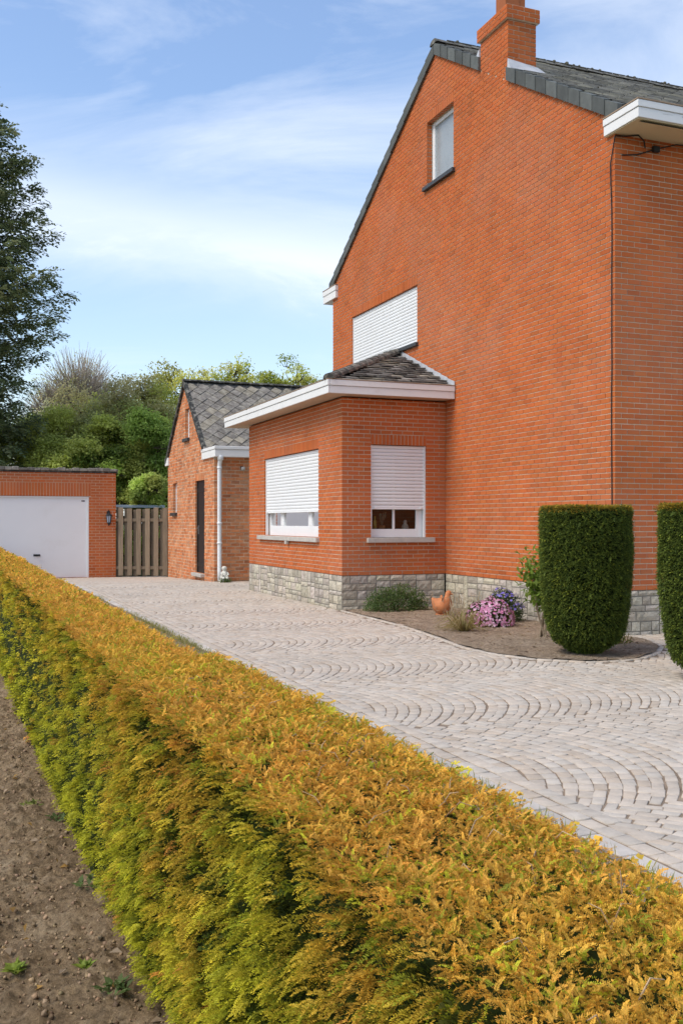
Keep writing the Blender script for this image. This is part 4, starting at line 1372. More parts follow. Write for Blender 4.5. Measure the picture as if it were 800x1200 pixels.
GOLD, AMBER, LIME, OLIVE, GREEN = (.90, .55, .075), (.88, .42, .085), (.70, .68, .05), (.44, .46, .04), (.075, .115, .018)
def hedge_sprigs(n, part, ya, yb_, templ, size, deep=0.0, tuft=6):
    """shoots in little tufts: a tuft shares its place, lean and colour, so dark gaps stay between tufts"""
    nc = max(1, n // tuft)
    Pc, Nc, hc_ = hedge_surf(nc, part, ya, yb_)
    Nc = Nc / np.linalg.norm(Nc, axis=1, keepdims=True)
    n = nc * tuft
    P, N, hh = np.repeat(Pc, tuft, 0), np.repeat(Nc, tuft, 0), np.repeat(hc_, tuft)
    lean = np.repeat(unit(nc), tuft, 0)
    P = P + rng.normal(0, 1, (n, 3)) * size * .30 * (1 - .6 * np.abs(N)) - N * np.repeat(rng.uniform(-.4, 1.0 if part == 'top' else 2.0, nc) * size * .9, tuft)[:, None]
    u = unit(n) * .55 + lean * .75
    if part == 'top':
        X = N * .7 + u * np.array([.85, .85, .35]) + np.array([-.1, -.05, 0])
        X[:, 2] = np.abs(X[:, 2]) * .8 + .12
    else:
        X = N * .9 + u * np.array([.35, .6, .45]) + np.array([0, -.08, .10])
    Z = np.tile([0, 0, 1.], (n, 1)) + unit(n) * .35 + N * .25
    S = size * rng.uniform(.7, 1.15, n)
    P = P - N * (deep + S[:, None] * (.45 if part != 'top' else .35)) + unit(n) * .008
    # colours: orange-gold on the clipped top, lime and olive down the sides, in drifts
    d1 = fbm(P[:, 0] * 3, P[:, 1] * 2.2, 81, 3)
    d2 = fbm(P[:, 1] * 5.0, P[:, 2] * .9, 85, 3) + .9 * np.exp(-((P[:, 1] - SY - .02) / .09) ** 2) * (part == 'left')
    r1 = np.repeat(rng.uniform(0, 1, nc), tuft)
    r2, r3 = np.repeat(rng.uniform(0, 1, nc), tuft), np.repeat(rng.uniform(0, 1, nc), tuft)
    G, A_, Lm, Ol, Gr = [np.array(c) for c in (GOLD, AMBER, LIME, OLIVE, GREEN)]
    tip = np.empty((n, 3))
    if part == 'top':
        f_ = np.clip(.45 + .55 * d1 + .5 * (r1 - .5), 0, 1)[:, None]
        tip = G * (1 - f_) + A_ * f_
        gr = (r2 < .16 + .14 * (d2 > .2))[:, None]
        tip = np.where(gr, np.where((r3 < .45)[:, None], Ol * .8, Lm * .9), tip)
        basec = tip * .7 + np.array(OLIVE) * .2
    else:
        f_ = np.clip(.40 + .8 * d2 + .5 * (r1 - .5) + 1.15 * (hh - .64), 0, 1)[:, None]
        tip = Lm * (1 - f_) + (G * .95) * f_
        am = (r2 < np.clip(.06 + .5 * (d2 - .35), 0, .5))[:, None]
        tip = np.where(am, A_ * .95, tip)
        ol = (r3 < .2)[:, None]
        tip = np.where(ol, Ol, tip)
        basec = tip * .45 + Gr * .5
    if deep > .03:  # inner shoots darkened in colour for the shade in the gaps
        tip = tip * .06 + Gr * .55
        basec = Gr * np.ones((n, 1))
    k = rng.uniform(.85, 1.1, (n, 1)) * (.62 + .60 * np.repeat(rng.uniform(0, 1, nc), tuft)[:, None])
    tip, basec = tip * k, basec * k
    parts = []
    idx = rng.integers(0, len(templ), n)
    for i, tm in enumerate(templ):
        s = idx == i
        if s.any():
            parts.append(inst(tm, P[s], X[s], Z[s], S[s], basec[s], tip[s]))
    return merge(parts)

hp_ = []
for (ya, yb_, templ, size, dens) in ((.1, 1.9, NEAR, .0245, 14000), (1.9, 3.7, NEAR, .0285, 10500), (3.7, 7.0, MIDS, .035, 6500), (7.0, 14.0, FARS, .047, 3200), (14.0, HY1, FARS, .08, 1000)):
    L_ = yb_ - ya
    hp_.append(hedge_sprigs(int(dens * L_ * .42 * 1.9), 'top', ya, yb_, templ, size * .72, tuft=3))
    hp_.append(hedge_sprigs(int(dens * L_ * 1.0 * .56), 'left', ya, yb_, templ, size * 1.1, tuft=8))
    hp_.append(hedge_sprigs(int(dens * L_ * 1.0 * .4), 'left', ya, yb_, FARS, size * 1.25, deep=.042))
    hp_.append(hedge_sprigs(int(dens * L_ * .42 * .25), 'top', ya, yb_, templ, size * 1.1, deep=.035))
    hp_.append(hedge_sprigs(int(dens * L_ * .25), 'right', ya, yb_, FARS, size * 1.4))
V, F, C = merge(hp_)
hedge = fast_mesh('hedge', V, F, C, M_YEW)
tag(hedge, 'long low clipped golden yew hedge running beside the drive', 'hedge')
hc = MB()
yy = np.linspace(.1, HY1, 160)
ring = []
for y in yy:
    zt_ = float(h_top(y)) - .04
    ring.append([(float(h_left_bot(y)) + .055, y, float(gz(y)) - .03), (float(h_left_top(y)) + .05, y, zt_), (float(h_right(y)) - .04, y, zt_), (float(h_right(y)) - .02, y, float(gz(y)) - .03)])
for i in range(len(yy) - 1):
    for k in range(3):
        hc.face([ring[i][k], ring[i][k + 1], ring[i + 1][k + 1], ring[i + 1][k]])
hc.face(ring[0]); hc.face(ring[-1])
hc.build('shade_core', M_CORE, hedge)  # solid dark core stands in for the shade inside the hedge
# a few bare twigs and straws lying in the top
tw = MB()
for k in range(70):
    y = random.uniform(.7, 3.2) ; x = random.uniform(.60, .90)
    z = float(h_top(y)) + .004
    a = random.uniform(0, 6.28); l = random.uniform(.018, .055)
    c = random.choice(((.50, .36, .22), (.42, .28, .15), (.34, .22, .12)))
    tw.tube([(x, y, z - .02), (x + math.cos(a) * l * .5, y + math.sin(a) * l * .5, z + .007), (x + math.cos(a) * l, y + math.sin(a) * l, z + random.uniform(0, .016))], [.0012, .0011, .0006], 4, c, cap=False)
tw.build('dry_twigs', M_BARK, hedge)['kind'] = 'stuff'

# ------------------------------------------------------------------ clipped yew columns
def topiary(cx, cy, s, label, ztop=1.66, rad=.525, seed=1):
    o = thing('topiary', label, 'topiary', (cx, cy, 0), 'clipped yew columns on the drive')
    zs = np.array([.0, .05, .10, .18, .30, .45, .67, .90, 1.15, 1.45, ztop - .02, ztop])
    rr = np.array([.13, .17, .24, .38, .44, .465, .49, .512, .53, .53, .522, .51]) * rad / .53
    rp = lambda z: np.interp(z, zs, rr)
    n = int(30000 * s)
    z = rng.uniform(0.03, ztop, n) ** 1.0
    a = rng.uniform(0, 2 * math.pi, n)
    r_ = rp(z) * (1 + .055 * fbm(a * 3, z * 3.4, seed, 3) + .026 * fbm(a * 9, z * 9, seed + 5, 2)) + .035 * (rng.uniform(0, 1, n) > .985) 
    N = np.stack([np.cos(a), np.sin(a), np.where(z < .3, -.4, .1)], 1)
    P = np.stack([cx + r_ * np.cos(a), cy + r_ * np.sin(a), z], 1)
    nt_ = int(5000 * s)
    ra = np.sqrt(rng.uniform(0, 1, nt_)) * rp(ztop)
    aa = rng.uniform(0, 2 * math.pi, nt_)
    Pt = np.stack([cx + ra * np.cos(aa), cy + ra * np.sin(aa), np.full(nt_, ztop) + .012 * fbm(ra * 9, aa * 3, seed + 9, 2)], 1)
    P = np.concatenate([P, Pt]); N = np.concatenate([N, np.tile([0, 0, 1.], (nt_, 1))])
    top = np.concatenate([np.zeros(n, bool), np.ones(nt_, bool)])
    m_ = n + nt_
    X = N * .8 + unit(m_) * .7
    Z = np.tile([0, 0, 1.], (m_, 1)) + unit(m_) * .5
    S = rng.uniform(.028, .055, m_)
    P = P - N * (S[:, None] * .4)
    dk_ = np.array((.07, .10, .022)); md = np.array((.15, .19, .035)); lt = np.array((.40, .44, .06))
    r1 = rng.uniform(0, 1, m_)
    dr_ = fbm(np.arctan2(P[:, 1] - cy, P[:, 0] - cx) * 2.5, P[:, 2] * 2.5, seed + 3, 3)
    tip = np.where((r1 < .55)[:, None], dk_ * 1.5, md * 1.5)
    tip = np.where((r1 > .955 - .10 * (dr_ > .3))[:, None], lt, tip)
    gold = top | (P[:, 2] > ztop - .035)
    tip = np.where((gold & (r1 > .2))[:, None], np.array((.46, .30, .035)), tip)
    parts = []
    idx = rng.integers(0, 4, m_)
    for i in range(4):
        q = idx == i
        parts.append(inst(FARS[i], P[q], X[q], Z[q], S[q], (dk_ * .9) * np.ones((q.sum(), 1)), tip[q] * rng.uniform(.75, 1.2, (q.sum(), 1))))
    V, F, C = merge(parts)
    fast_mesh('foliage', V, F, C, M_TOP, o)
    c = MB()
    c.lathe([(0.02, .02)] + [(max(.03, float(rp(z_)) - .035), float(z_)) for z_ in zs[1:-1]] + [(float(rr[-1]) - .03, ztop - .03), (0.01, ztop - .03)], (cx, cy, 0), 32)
    c.build('shade_core', M_TCORE, o)  # closed dark body, its colour standing for shade within the column
    t_ = MB()
    t_.tube([(cx, cy, -.03), (cx + .01, cy, .12), (cx, cy + .01, .4)], [.055, .05, .045], 9, (.09, .06, .04))
    t_.build('trunk', M_BARK, o)
    return o
topiary(6.73, 9.51, 1.0, 'clipped dark green yew column standing in the rounded end of the flower bed', 1.665, .505, 1)
topiary(6.79, 7.56, 1.0, 'clipped dark green yew column standing on the setts, cut off by the right edge', 1.66, .49, 31)

# ------------------------------------------------------------------ bed plants
def leaf_ball(name, label, cat, c, rx, ry, rz, n, cols, size, seed=0, asp=.5, stems=True, shell=.55, group=None, matl=None):
    o = thing(name, label, cat, (c[0], c[1], 0), group)
    u = unit(n)
    u[:, 2] = np.abs(u[:, 2])
    r_ = (shell + (1 - shell) * rng.uniform(0, 1, n)) * (1 + .22 * fbm(u[:, 0] * 3 + seed, u[:, 1] * 3 + u[:, 2] * 2, seed, 2))
    P = np.array([c[0], c[1], c[2]]) + u * r_[:, None] * np.array([rx, ry, rz])
    X = u * .6 + unit(n) * .9
    Z = np.tile([0, 0, 1.], (n, 1)) + unit(n) * .8
    ci = rng.integers(0, len(cols), n)
    tip = np.array(cols)[ci] * rng.uniform(.7, 1.25, (n, 1))
    V, F, C = inst(leafq(.15, asp), P, X, Z, size * rng.uniform(.6, 1.4, n), tip, tip)
    fast_mesh('foliage', V, F, C, matl or M_LEAF, o)
    if stems:
        s = MB()
        for k in range(12):
            a = random.uniform(0, 6.28); q = random.uniform(.2, .7)
            s.tube([(c[0], c[1], 0), (c[0] + math.cos(a) * rx * q * .5, c[1] + math.sin(a) * ry * q * .5, c[2] + rz * .35), (c[0] + math.cos(a) * rx * q, c[1] + math.sin(a) * ry * q, c[2] + rz * .75)], [.008, .006, .003], 5, (.11, .08, .05))
        s.build('stem', M_BARK, o)
    return o, u

leaf_ball('low_shrub', 'low dark green bushy herb against the bay plinth', 'shrub', (7.00, 15.28, .02), .62, .30, .42, 5200, [(.13, .20, .06), (.09, .15, .045), (.20, .28, .10)], .042, 3, .35)
def blossom(c, rx, ry, rz, n, cols, size, parent, seed=0, name='blossom', lo=.05):
    u = unit(n * 2); u = u[u[:, 2] > lo][:n]
    n = len(u)
    r_ = 1.02 * (1 + .16 * fbm(u[:, 0] * 3 + seed, u[:, 1] * 3 + u[:, 2] * 2, seed, 2))
    P = np.array(c) + u * r_[:, None] * np.array([rx, ry, rz])
    # five-petal flowers
    V, F, T = [], [], []
    for k in range(5):
        a = k * 2 * math.pi / 5
        d, w = np.array([0, math.cos(a), math.sin(a)]), np.array([0, -math.sin(a), math.cos(a)])
        o = len(V)
        V += [np.zeros(3), d * .6 + w * .38 + [.12, 0, 0], d + [.2, 0, 0], d * .6 - w * .38 + [.12, 0, 0]]
        F.append([o, o + 1, o + 2, o + 3]); T.append(.5 + .1 * k)
    ci = np.array(cols)[rng.integers(0, len(cols), n)] * rng.uniform(.8, 1.15, (n, 1))
    V, F, C = inst((np.array(V), np.array(F), np.array(T)), P, u + unit(n) * .4, np.tile([0, 0, 1.], (n, 1)) + unit(n) * .3, size * rng.uniform(.7, 1.3, n), ci * .9, np.clip(ci * 1.1, 0, 1))
    fast_mesh(name, V, F, C, M_PETAL, parent)
az, _ = leaf_ball('azalea', 'rounded azalea bush covered in pink blossom in the flower bed', 'flowering shrub', (7.22, 12.50, .03), .33, .36, .37, 3600, [(.10, .13, .03), (.16, .17, .04), (.07, .09, .025)], .05, 5)
blossom((7.22, 12.50, .03), .33, .36, .37, 900, [(.74, .32, .50), (.80, .44, .60), (.68, .26, .44), (.84, .60, .68)], .022, az, 5)
bl, _ = leaf_ball('bluebell', 'violet blue flowering clump behind the pink azalea', 'flowers', (7.74, 12.95, .03), .26, .26, .47, 1700, [(.06, .10, .035), (.09, .13, .05)], .06, 9, .22)
blossom((7.74, 12.95, .03), .26, .26, .48, 170, [(.20, .16, .55), (.28, .22, .62), (.34, .28, .66)], .024, bl, 9, lo=.35)
# dry ornamental grass
dg = thing('ornamental_grass', 'straw coloured dry grass clump at the edge of the bed', 'grass clump', (6.52, 12.05, 0))
s_ = MB()
for k in range(150):
    a = random.uniform(0, 6.28); l = random.uniform(.18, .42); h = random.uniform(.06, .30)
    r0 = random.uniform(0, .06)
    x0_, y0_ = 6.55 + math.cos(a) * r0, 12.05 + math.sin(a) * r0
    c = random.choice(((.52, .40, .18), (.45, .34, .13), (.36, .33, .10), (.58, .47, .26)))
    s_.tube([(x0_, y0_, .01), (x0_ + math.cos(a) * l * .5, y0_ + math.sin(a) * l * .5, h), (x0_ + math.cos(a) * l, y0_ + math.sin(a) * l, h * random.uniform(.2, .8))], [.004, .0035, .001], 3, c, cap=False)
s_.build('blades', M_LEAF, dg)
dg2 = thing('dry_stalks', 'pale dead stalks standing behind the terracotta hen', 'dead plant', (7.55, 14.0, 0))
s_ = MB()
for k in range(70):
    a = random.uniform(0, 6.28); l = random.uniform(.05, .35); h = random.uniform(.1, .42)
    x0_, y0_ = 7.50 + random.uniform(-.35, .35), 14.0 + random.uniform(-.4, .4)
    s_.tube([(x0_, y0_, .0), (x0_ + math.cos(a) * l * .4, y0_ + math.sin(a) * l * .4, h), (x0_ + math.cos(a) * l, y0_ + math.sin(a) * l, h * random.uniform(.5, 1.1))], [.004, .0035, .002], 3, random.choice(((.42, .33, .22), (.34, .26, .16))), cap=False)
s_.build('stalks', M_BARK, dg2)
# leafy shrub with bare stems, left of the topiary
ls = thing('leafy_shrub', 'bright green leafy shrub on bare pale stems beside the clipped yew column', 'shrub', (7.12, 11.0, 0))
s_ = MB()
stems = []
for k in range(9):
    a = random.uniform(0, 6.28); q = random.uniform(.1, .35)
    tip = (7.12 + math.cos(a) * q, 11.0 + math.sin(a) * q, random.uniform(.6, 1.05))
    midp = (7.12 + math.cos(a) * q * .35 + random.uniform(-.05, .05), 11.0 + math.sin(a) * q * .35, .35)
    s_.tube([(7.12 + random.uniform(-.05, .05), 11.0 + random.uniform(-.05, .05), 0), midp, tip], [.015, .012, .005], 6, (.36, .28, .19))
    stems.append((midp, tip))
s_.build('stem', M_BARK, ls)
n = 2600
ct = np.array([t_[1] for t_ in stems]); cm = np.array([t_[0] for t_ in stems])
k_ = rng.integers(0, len(stems), n); f_ = rng.uniform(.35, 1.1, n)[:, None]
P = cm[k_] * (1 - f_) + ct[k_] * f_ + unit(n) * rng.uniform(.03, .22, (n, 1))
tip = np.array([(.22, .33, .05), (.16, .25, .04), (.32, .42, .08)])[rng.integers(0, 3, n)] * rng.uniform(.8, 1.2, (n, 1))
V, F, C = inst(leafq(.2, .45), P, unit(n) + [0, 0, .3], np.tile([0, 0, 1.], (n, 1)) + unit(n) * .6, rng.uniform(.06, .125, n), tip, tip)
fast_mesh('foliage', V, F, C, M_LEAF, ls)
# little weeds by the round end of the bed
s_ = MB()
wd = thing('weed_tuft', 'yellowish weed tuft at the foot of the plinth behind the yew column', 'weed', (7.7, 10.3, 0))
for k in range(60):
    a = random.uniform(0, 6.28); l = random.uniform(.05, .16); h = random.uniform(.04, .16)
    x0_, y0_ = 7.62 + random.uniform(-.12, .12), 10.15 + random.uniform(-.15, .15)
    s_.tube([(x0_, y0_, .0), (x0_ + math.cos(a) * l * .5, y0_ + math.sin(a) * l * .5, h), (x0_ + math.cos(a) * l, y0_ + math.sin(a) * l, h * .7)], [.005, .006, .001], 3, random.choice(((.30, .30, .08), (.40, .33, .10), (.16, .20, .05))), cap=False)
s_.build('blades', M_LEAF, wd)

# ------------------------------------------------------------------ terracotta hen and white statue
he = thing('garden_hen', 'orange terracotta hen ornament standing among the dry stalks in the flower bed', 'ornament', (7.35, 14.2, 0))
hx, hy = 7.33, 14.2
dv = Vector((.93, -.37, 0)).normalized()        # the hen faces right across the view
def hp3(a, z): return (hx + dv.x * a * .85, hy + dv.y * a * .85, z * .86)
a = MB()
a.tube([hp3(-.205, .335), hp3(-.19, .325), hp3(-.155, .285), hp3(-.11, .24), hp3(-.045, .21), hp3(.025, .212), hp3(.075, .26), hp3(.095, .34), hp3(.10, .40), hp3(.11, .44), hp3(.12, .464)],
       [.010, .026, .055, .11, .165, .16, .105, .055, .043, .042, .010], 18)
a.build('body', M_TERRA, he, smooth=True)
a = MB()
a.tube([hp3(.15, .415), hp3(.18, .408), hp3(.205, .40)], [.018, .012, .002], 8); a.build('beak', M_TERRA, he)
a = MB()
sdv = Vector((-dv.y, dv.x, 0)) * .008
for i, (q, z) in enumerate(((.085, .462), (.115, .478), (.145, .462))):
    a.tube([hp3(q, z - .04), hp3(q, z - .005), hp3(q - .005, z + .012)], [.012, .014, .003], 7)
a.build('comb', M_TERRA, he)
a = MB()
for k in (-1, 1):
    a.tube([hp3(.03, .03), hp3(.03, .12)], .014, 7) if k > 0 else a.tube([hp3(-.04, .03), hp3(-.04, .12)], .014, 7)
a.lathe([(.11, 0), (.12, .02), (.09, .045), (.02, .05)], (hx, hy, .01), 16)
a.build('stand', M_TERRA, he)

sg = thing('garden_statue', 'small pale stone garden figure at the foot of the downpipe', 'statue', (6.42, 24.35, 0))
a = MB(); a.cbox((6.32, 24.20, -.02), (6.54, 24.42, .07), .012); a.build('pedestal', M_FIGURE, sg)
a = MB()
a.lathe([(.02, .07), (.095, .075), (.105, .12), (.085, .19), (.075, .235), (.06, .265), (.035, .275), (.045, .295), (.062, .325), (.064, .355), (.05, .385), (.02, .40), (.0, .402)], (6.43, 24.31, 0), 16)
a.tube([(6.36, 24.29, .24), (6.345, 24.24, .19), (6.39, 24.205, .155)], [.026, .024, .018], 8)
a.tube([(6.50, 24.29, .24), (6.515, 24.24, .19), (6.47, 24.205, .155)], [.026, .024, .018], 8)
a.tube([(6.40, 24.25, .10), (6.38, 24.18, .11), (6.385, 24.16, .075)], [.04, .036, .024], 8)
a.tube([(6.46, 24.25, .10), (6.48, 24.18, .11), (6.475, 24.16, .075)], [.04, .036, .024], 8)
a.build('figure', M_FIGURE, sg, smooth=True)
s_ = MB()
wd = thing('weed_tuft', 'small green weed growing beside the stone figure at the downpipe', 'weed', (6.36, 24.2, 0))
for k in range(40):
    an = random.uniform(0, 6.28); l = random.uniform(.03, .10); h = random.uniform(.03, .12)
    x0_, y0_ = 6.40 + random.uniform(-.12, .14), 24.12 + random.uniform(-.05, .05)
    s_.tube([(x0_, y0_, .0), (x0_ + math.cos(an) * l * .5, y0_ + math.sin(an) * l * .5, h), (x0_ + math.cos(an) * l, y0_ + math.sin(an) * l, h * .7)], [.006, .008, .001], 3, (.14, .2, .05), cap=False)
s_.build('blades', M_LEAF, wd)

# things on the window board of the short bay window
def lathe_thing(name, label, cat, c, prof, m, col=(1, 1, 1), seg=14):
    a = MB(); a.lathe([(p[0], p[1]) for p in prof], c, seg, col)
    o = a.build(name, m, None, smooth=True)
    return tag(o, label, cat)
wb = MB(); wb.cbox((BWR[0], YB + .19, 1.33), (BWR[1], YB + .45, 1.365), .005); wb.build('window_board', M_WHITE, w2)
lathe_thing('bottle', 'slim yellow bottle behind the glass of the short bay window', 'bottle', (6.94, YB + .28, 1.366), [(0, 0), (.032, 0), (.032, .14), (.012, .18), (.012, .24), (0, .24)], m_plain('yellow_glass', (.45, .32, .05), .3))
a = MB()
for k in range(7):
    an = k * .9
    a.tube([(7.08, YB + .30, 1.43), (7.08 + .03 * math.cos(an), YB + .30 + .03 * math.sin(an), 1.53), (7.10 + .06 * math.cos(an), YB + .30 + .05 * math.sin(an), 1.62 + .01 * k)], [.004, .004, .010], 5, (.25, .24, .16))
a.lathe([(0, 0), (.05, 0), (.06, .07), (.045, .08), (0, .08)], (7.08, YB + .30, 1.366), 14, (.3, .17, .08))
tag(a.build('dried_flowers', M_BARK), 'little pot of dried flowers behind the short bay window', 'flower pot')
lathe_thing('china_figurine', 'small grey china figurine behind the right pane of the short bay window', 'figurine', (7.52, YB + .28, 1.366), [(0, 0), (.06, 0), (.065, .05), (.05, .09), (.03, .11), (.035, .14), (.025, .17), (0, .175)], M_FIGURE)

# ------------------------------------------------------------------ small things on the soil
n = 24000
P = np.stack([rng.uniform(-1.6, .62, n), .9 + 8.5 * rng.uniform(0, 1, n) ** 1.6, np.zeros(n)], 1)
P[:, 2] = soil_z(P[:, 0], P[:, 1]) + .002
bm = bmesh.new(); bmesh.ops.create_cube(bm, size=1)
Vc = np.array([v.co[:] for v in bm.verts]); Fc = np.array([[v.index for v in f.verts] for f in bm.faces]); bm.free()
rs_ = np.random.default_rng(3)
parts = []
for k in range(6):
    q = rng.integers(0, 6, n) == k
    Vk = Vc * rs_.uniform(.6, 1.2, Vc.shape)
    cc = jit((.27, .19, .115), q.sum(), .5)
    parts.append(inst((Vk, Fc, np.zeros(6)), P[q], unit(q.sum()), unit(q.sum()), np.minimum(rng.lognormal(-5.25, .55, q.sum()), .017), cc, cc))
V, F, C = merge(parts)
tag(fast_mesh('soil_clods', V, F, C, M_CLOD), 'crumbs of dry earth lying on the bare soil strip', 'soil crumbs', kind='stuff')
n = 900
P = np.stack([rng.uniform(-1.6, .62, n), 1.2 + 7.5 * rng.uniform(0, 1, n) ** 1.4, np.zeros(n)], 1)
P[:, 2] = soil_z(P[:, 0], P[:, 1]) + .012
cc = np.array([(.40, .30, .19), (.50, .39, .27), (.30, .20, .11), (.50, .30, .09)])[rng.integers(0, 4, n)] * rng.uniform(.7, 1.2, (n, 1))
V, F, C = inst(leafq(.35, .55), P, unit(n) * [1, 1, .25], np.tile([0, 0, 1.], (n, 1)) + unit(n) * .35, rng.uniform(.018, .055, n), cc, cc)
tag(fast_mesh('dead_leaves', V, F, C, M_LEAF), 'dead brown leaves scattered over the bare soil', 'dead leaves', kind='stuff')
for (x, y, s, lb) in ((0.42, 5.62, 0.110, 'pale yellow green weed tuft out on the bare soil, farthest from the camera'),
                      (0.54, 5.27, 0.130, 'straggly green weed patch close to the hedge, second farthest from the camera'),
                      (0.55, 4.16, 0.150, 'dark green sprouting weed tucked under the hedge edge'),
                      (0.21, 3.50, 0.070, 'tiny yellow green seedling by the left edge of the soil'),
                      (0.43, 3.46, 0.045, 'tiny bright green seedling alone among the crumbs, between hedge and left edge'),
                      (0.49, 3.21, 0.100, 'low green weed patch near the hedge foot at the bottom of the soil')):
    n = 40
    P = np.array([x, y, float(soil_z(np.array(x), np.array(y)))]) + unit(n) * [s * (.25 if s < .08 else .4), s * (.25 if s < .08 else .4), .006]
    X = unit(n) * [1, 1, .3] + [0, 0, .5]
    cc = jit((.30, .38, .07) if s < .08 else ((.26, .30, .08) if s == .11 else (.15, .21, .07)), n, .3)
    V, F, C = inst(leafq(.2, .4), P, X, np.tile([0, 0, 1.], (n, 1)) + unit(n) * .3, min(s, .06) * rng.uniform(.4, .9, n), cc, cc)
    tag(fast_mesh('seedling', V, F, C, M_LEAF), lb, 'weed', 'weeds sprouting in the bare soil')
# grass between hedge and kerb
n = 20000
yv = 2.2 + 20 * rng.uniform(0, 1, n) ** 1.8
gx = np.where(rng.uniform(0, 1, n) < .55, rng.choice([2.79, 2.74, 2.68], n) + rng.normal(0, .035, n), rng.uniform(1.62, 2.78, n))
P = np.stack([gx, yv, gz(yv) - .01], 1)
keep = fbm(P[:, 1] * 1.1, P[:, 1] * 0, 91, 3) > rng.uniform(-.35, .45, n)
P = P[keep]; n = len(P)
cc = np.array([(.22, .25, .05), (.36, .36, .09), (.46, .40, .15)])[rng.integers(0, 3, n)] * rng.uniform(.8, 1.2, (n, 1))
V, F, C = inst(leafq(.05, .07), P, unit(n) * [.6, .6, .2] + [0, 0, 1], unit(n), rng.uniform(.03, .085, n), cc, cc)
tag(fast_mesh('grass', V, F, C, M_LEAF), 'thin green and straw grass growing along the kerb', 'grass', kind='stuff')
# litter in the flower bed
n = 900
P = np.stack([rng.uniform(5.7, 8.2, n), rng.uniform(8.9, 15.7, n), np.zeros(n)], 1)
P = P[in_poly(P[:, 0], P[:, 1], POLY)]; n = len(P)
P[:, 2] = bz(P[:, 0], P[:, 1]) + .006
cc = np.array([(.34, .25, .15), (.42, .33, .2), (.2, .14, .09)])[rng.integers(0, 3, n)] * rng.uniform(.7, 1.2, (n, 1))
V, F, C = inst(leafq(.2, .3), P, unit(n) * [1, 1, .2], np.tile([0, 0, 1.], (n, 1)) + unit(n) * .3, rng.uniform(.02, .07, n), cc, cc)
tag(fast_mesh('plant_litter', V, F, C, M_LEAF), 'dry leaf litter lying on the flower bed soil', 'leaf litter', kind='stuff')

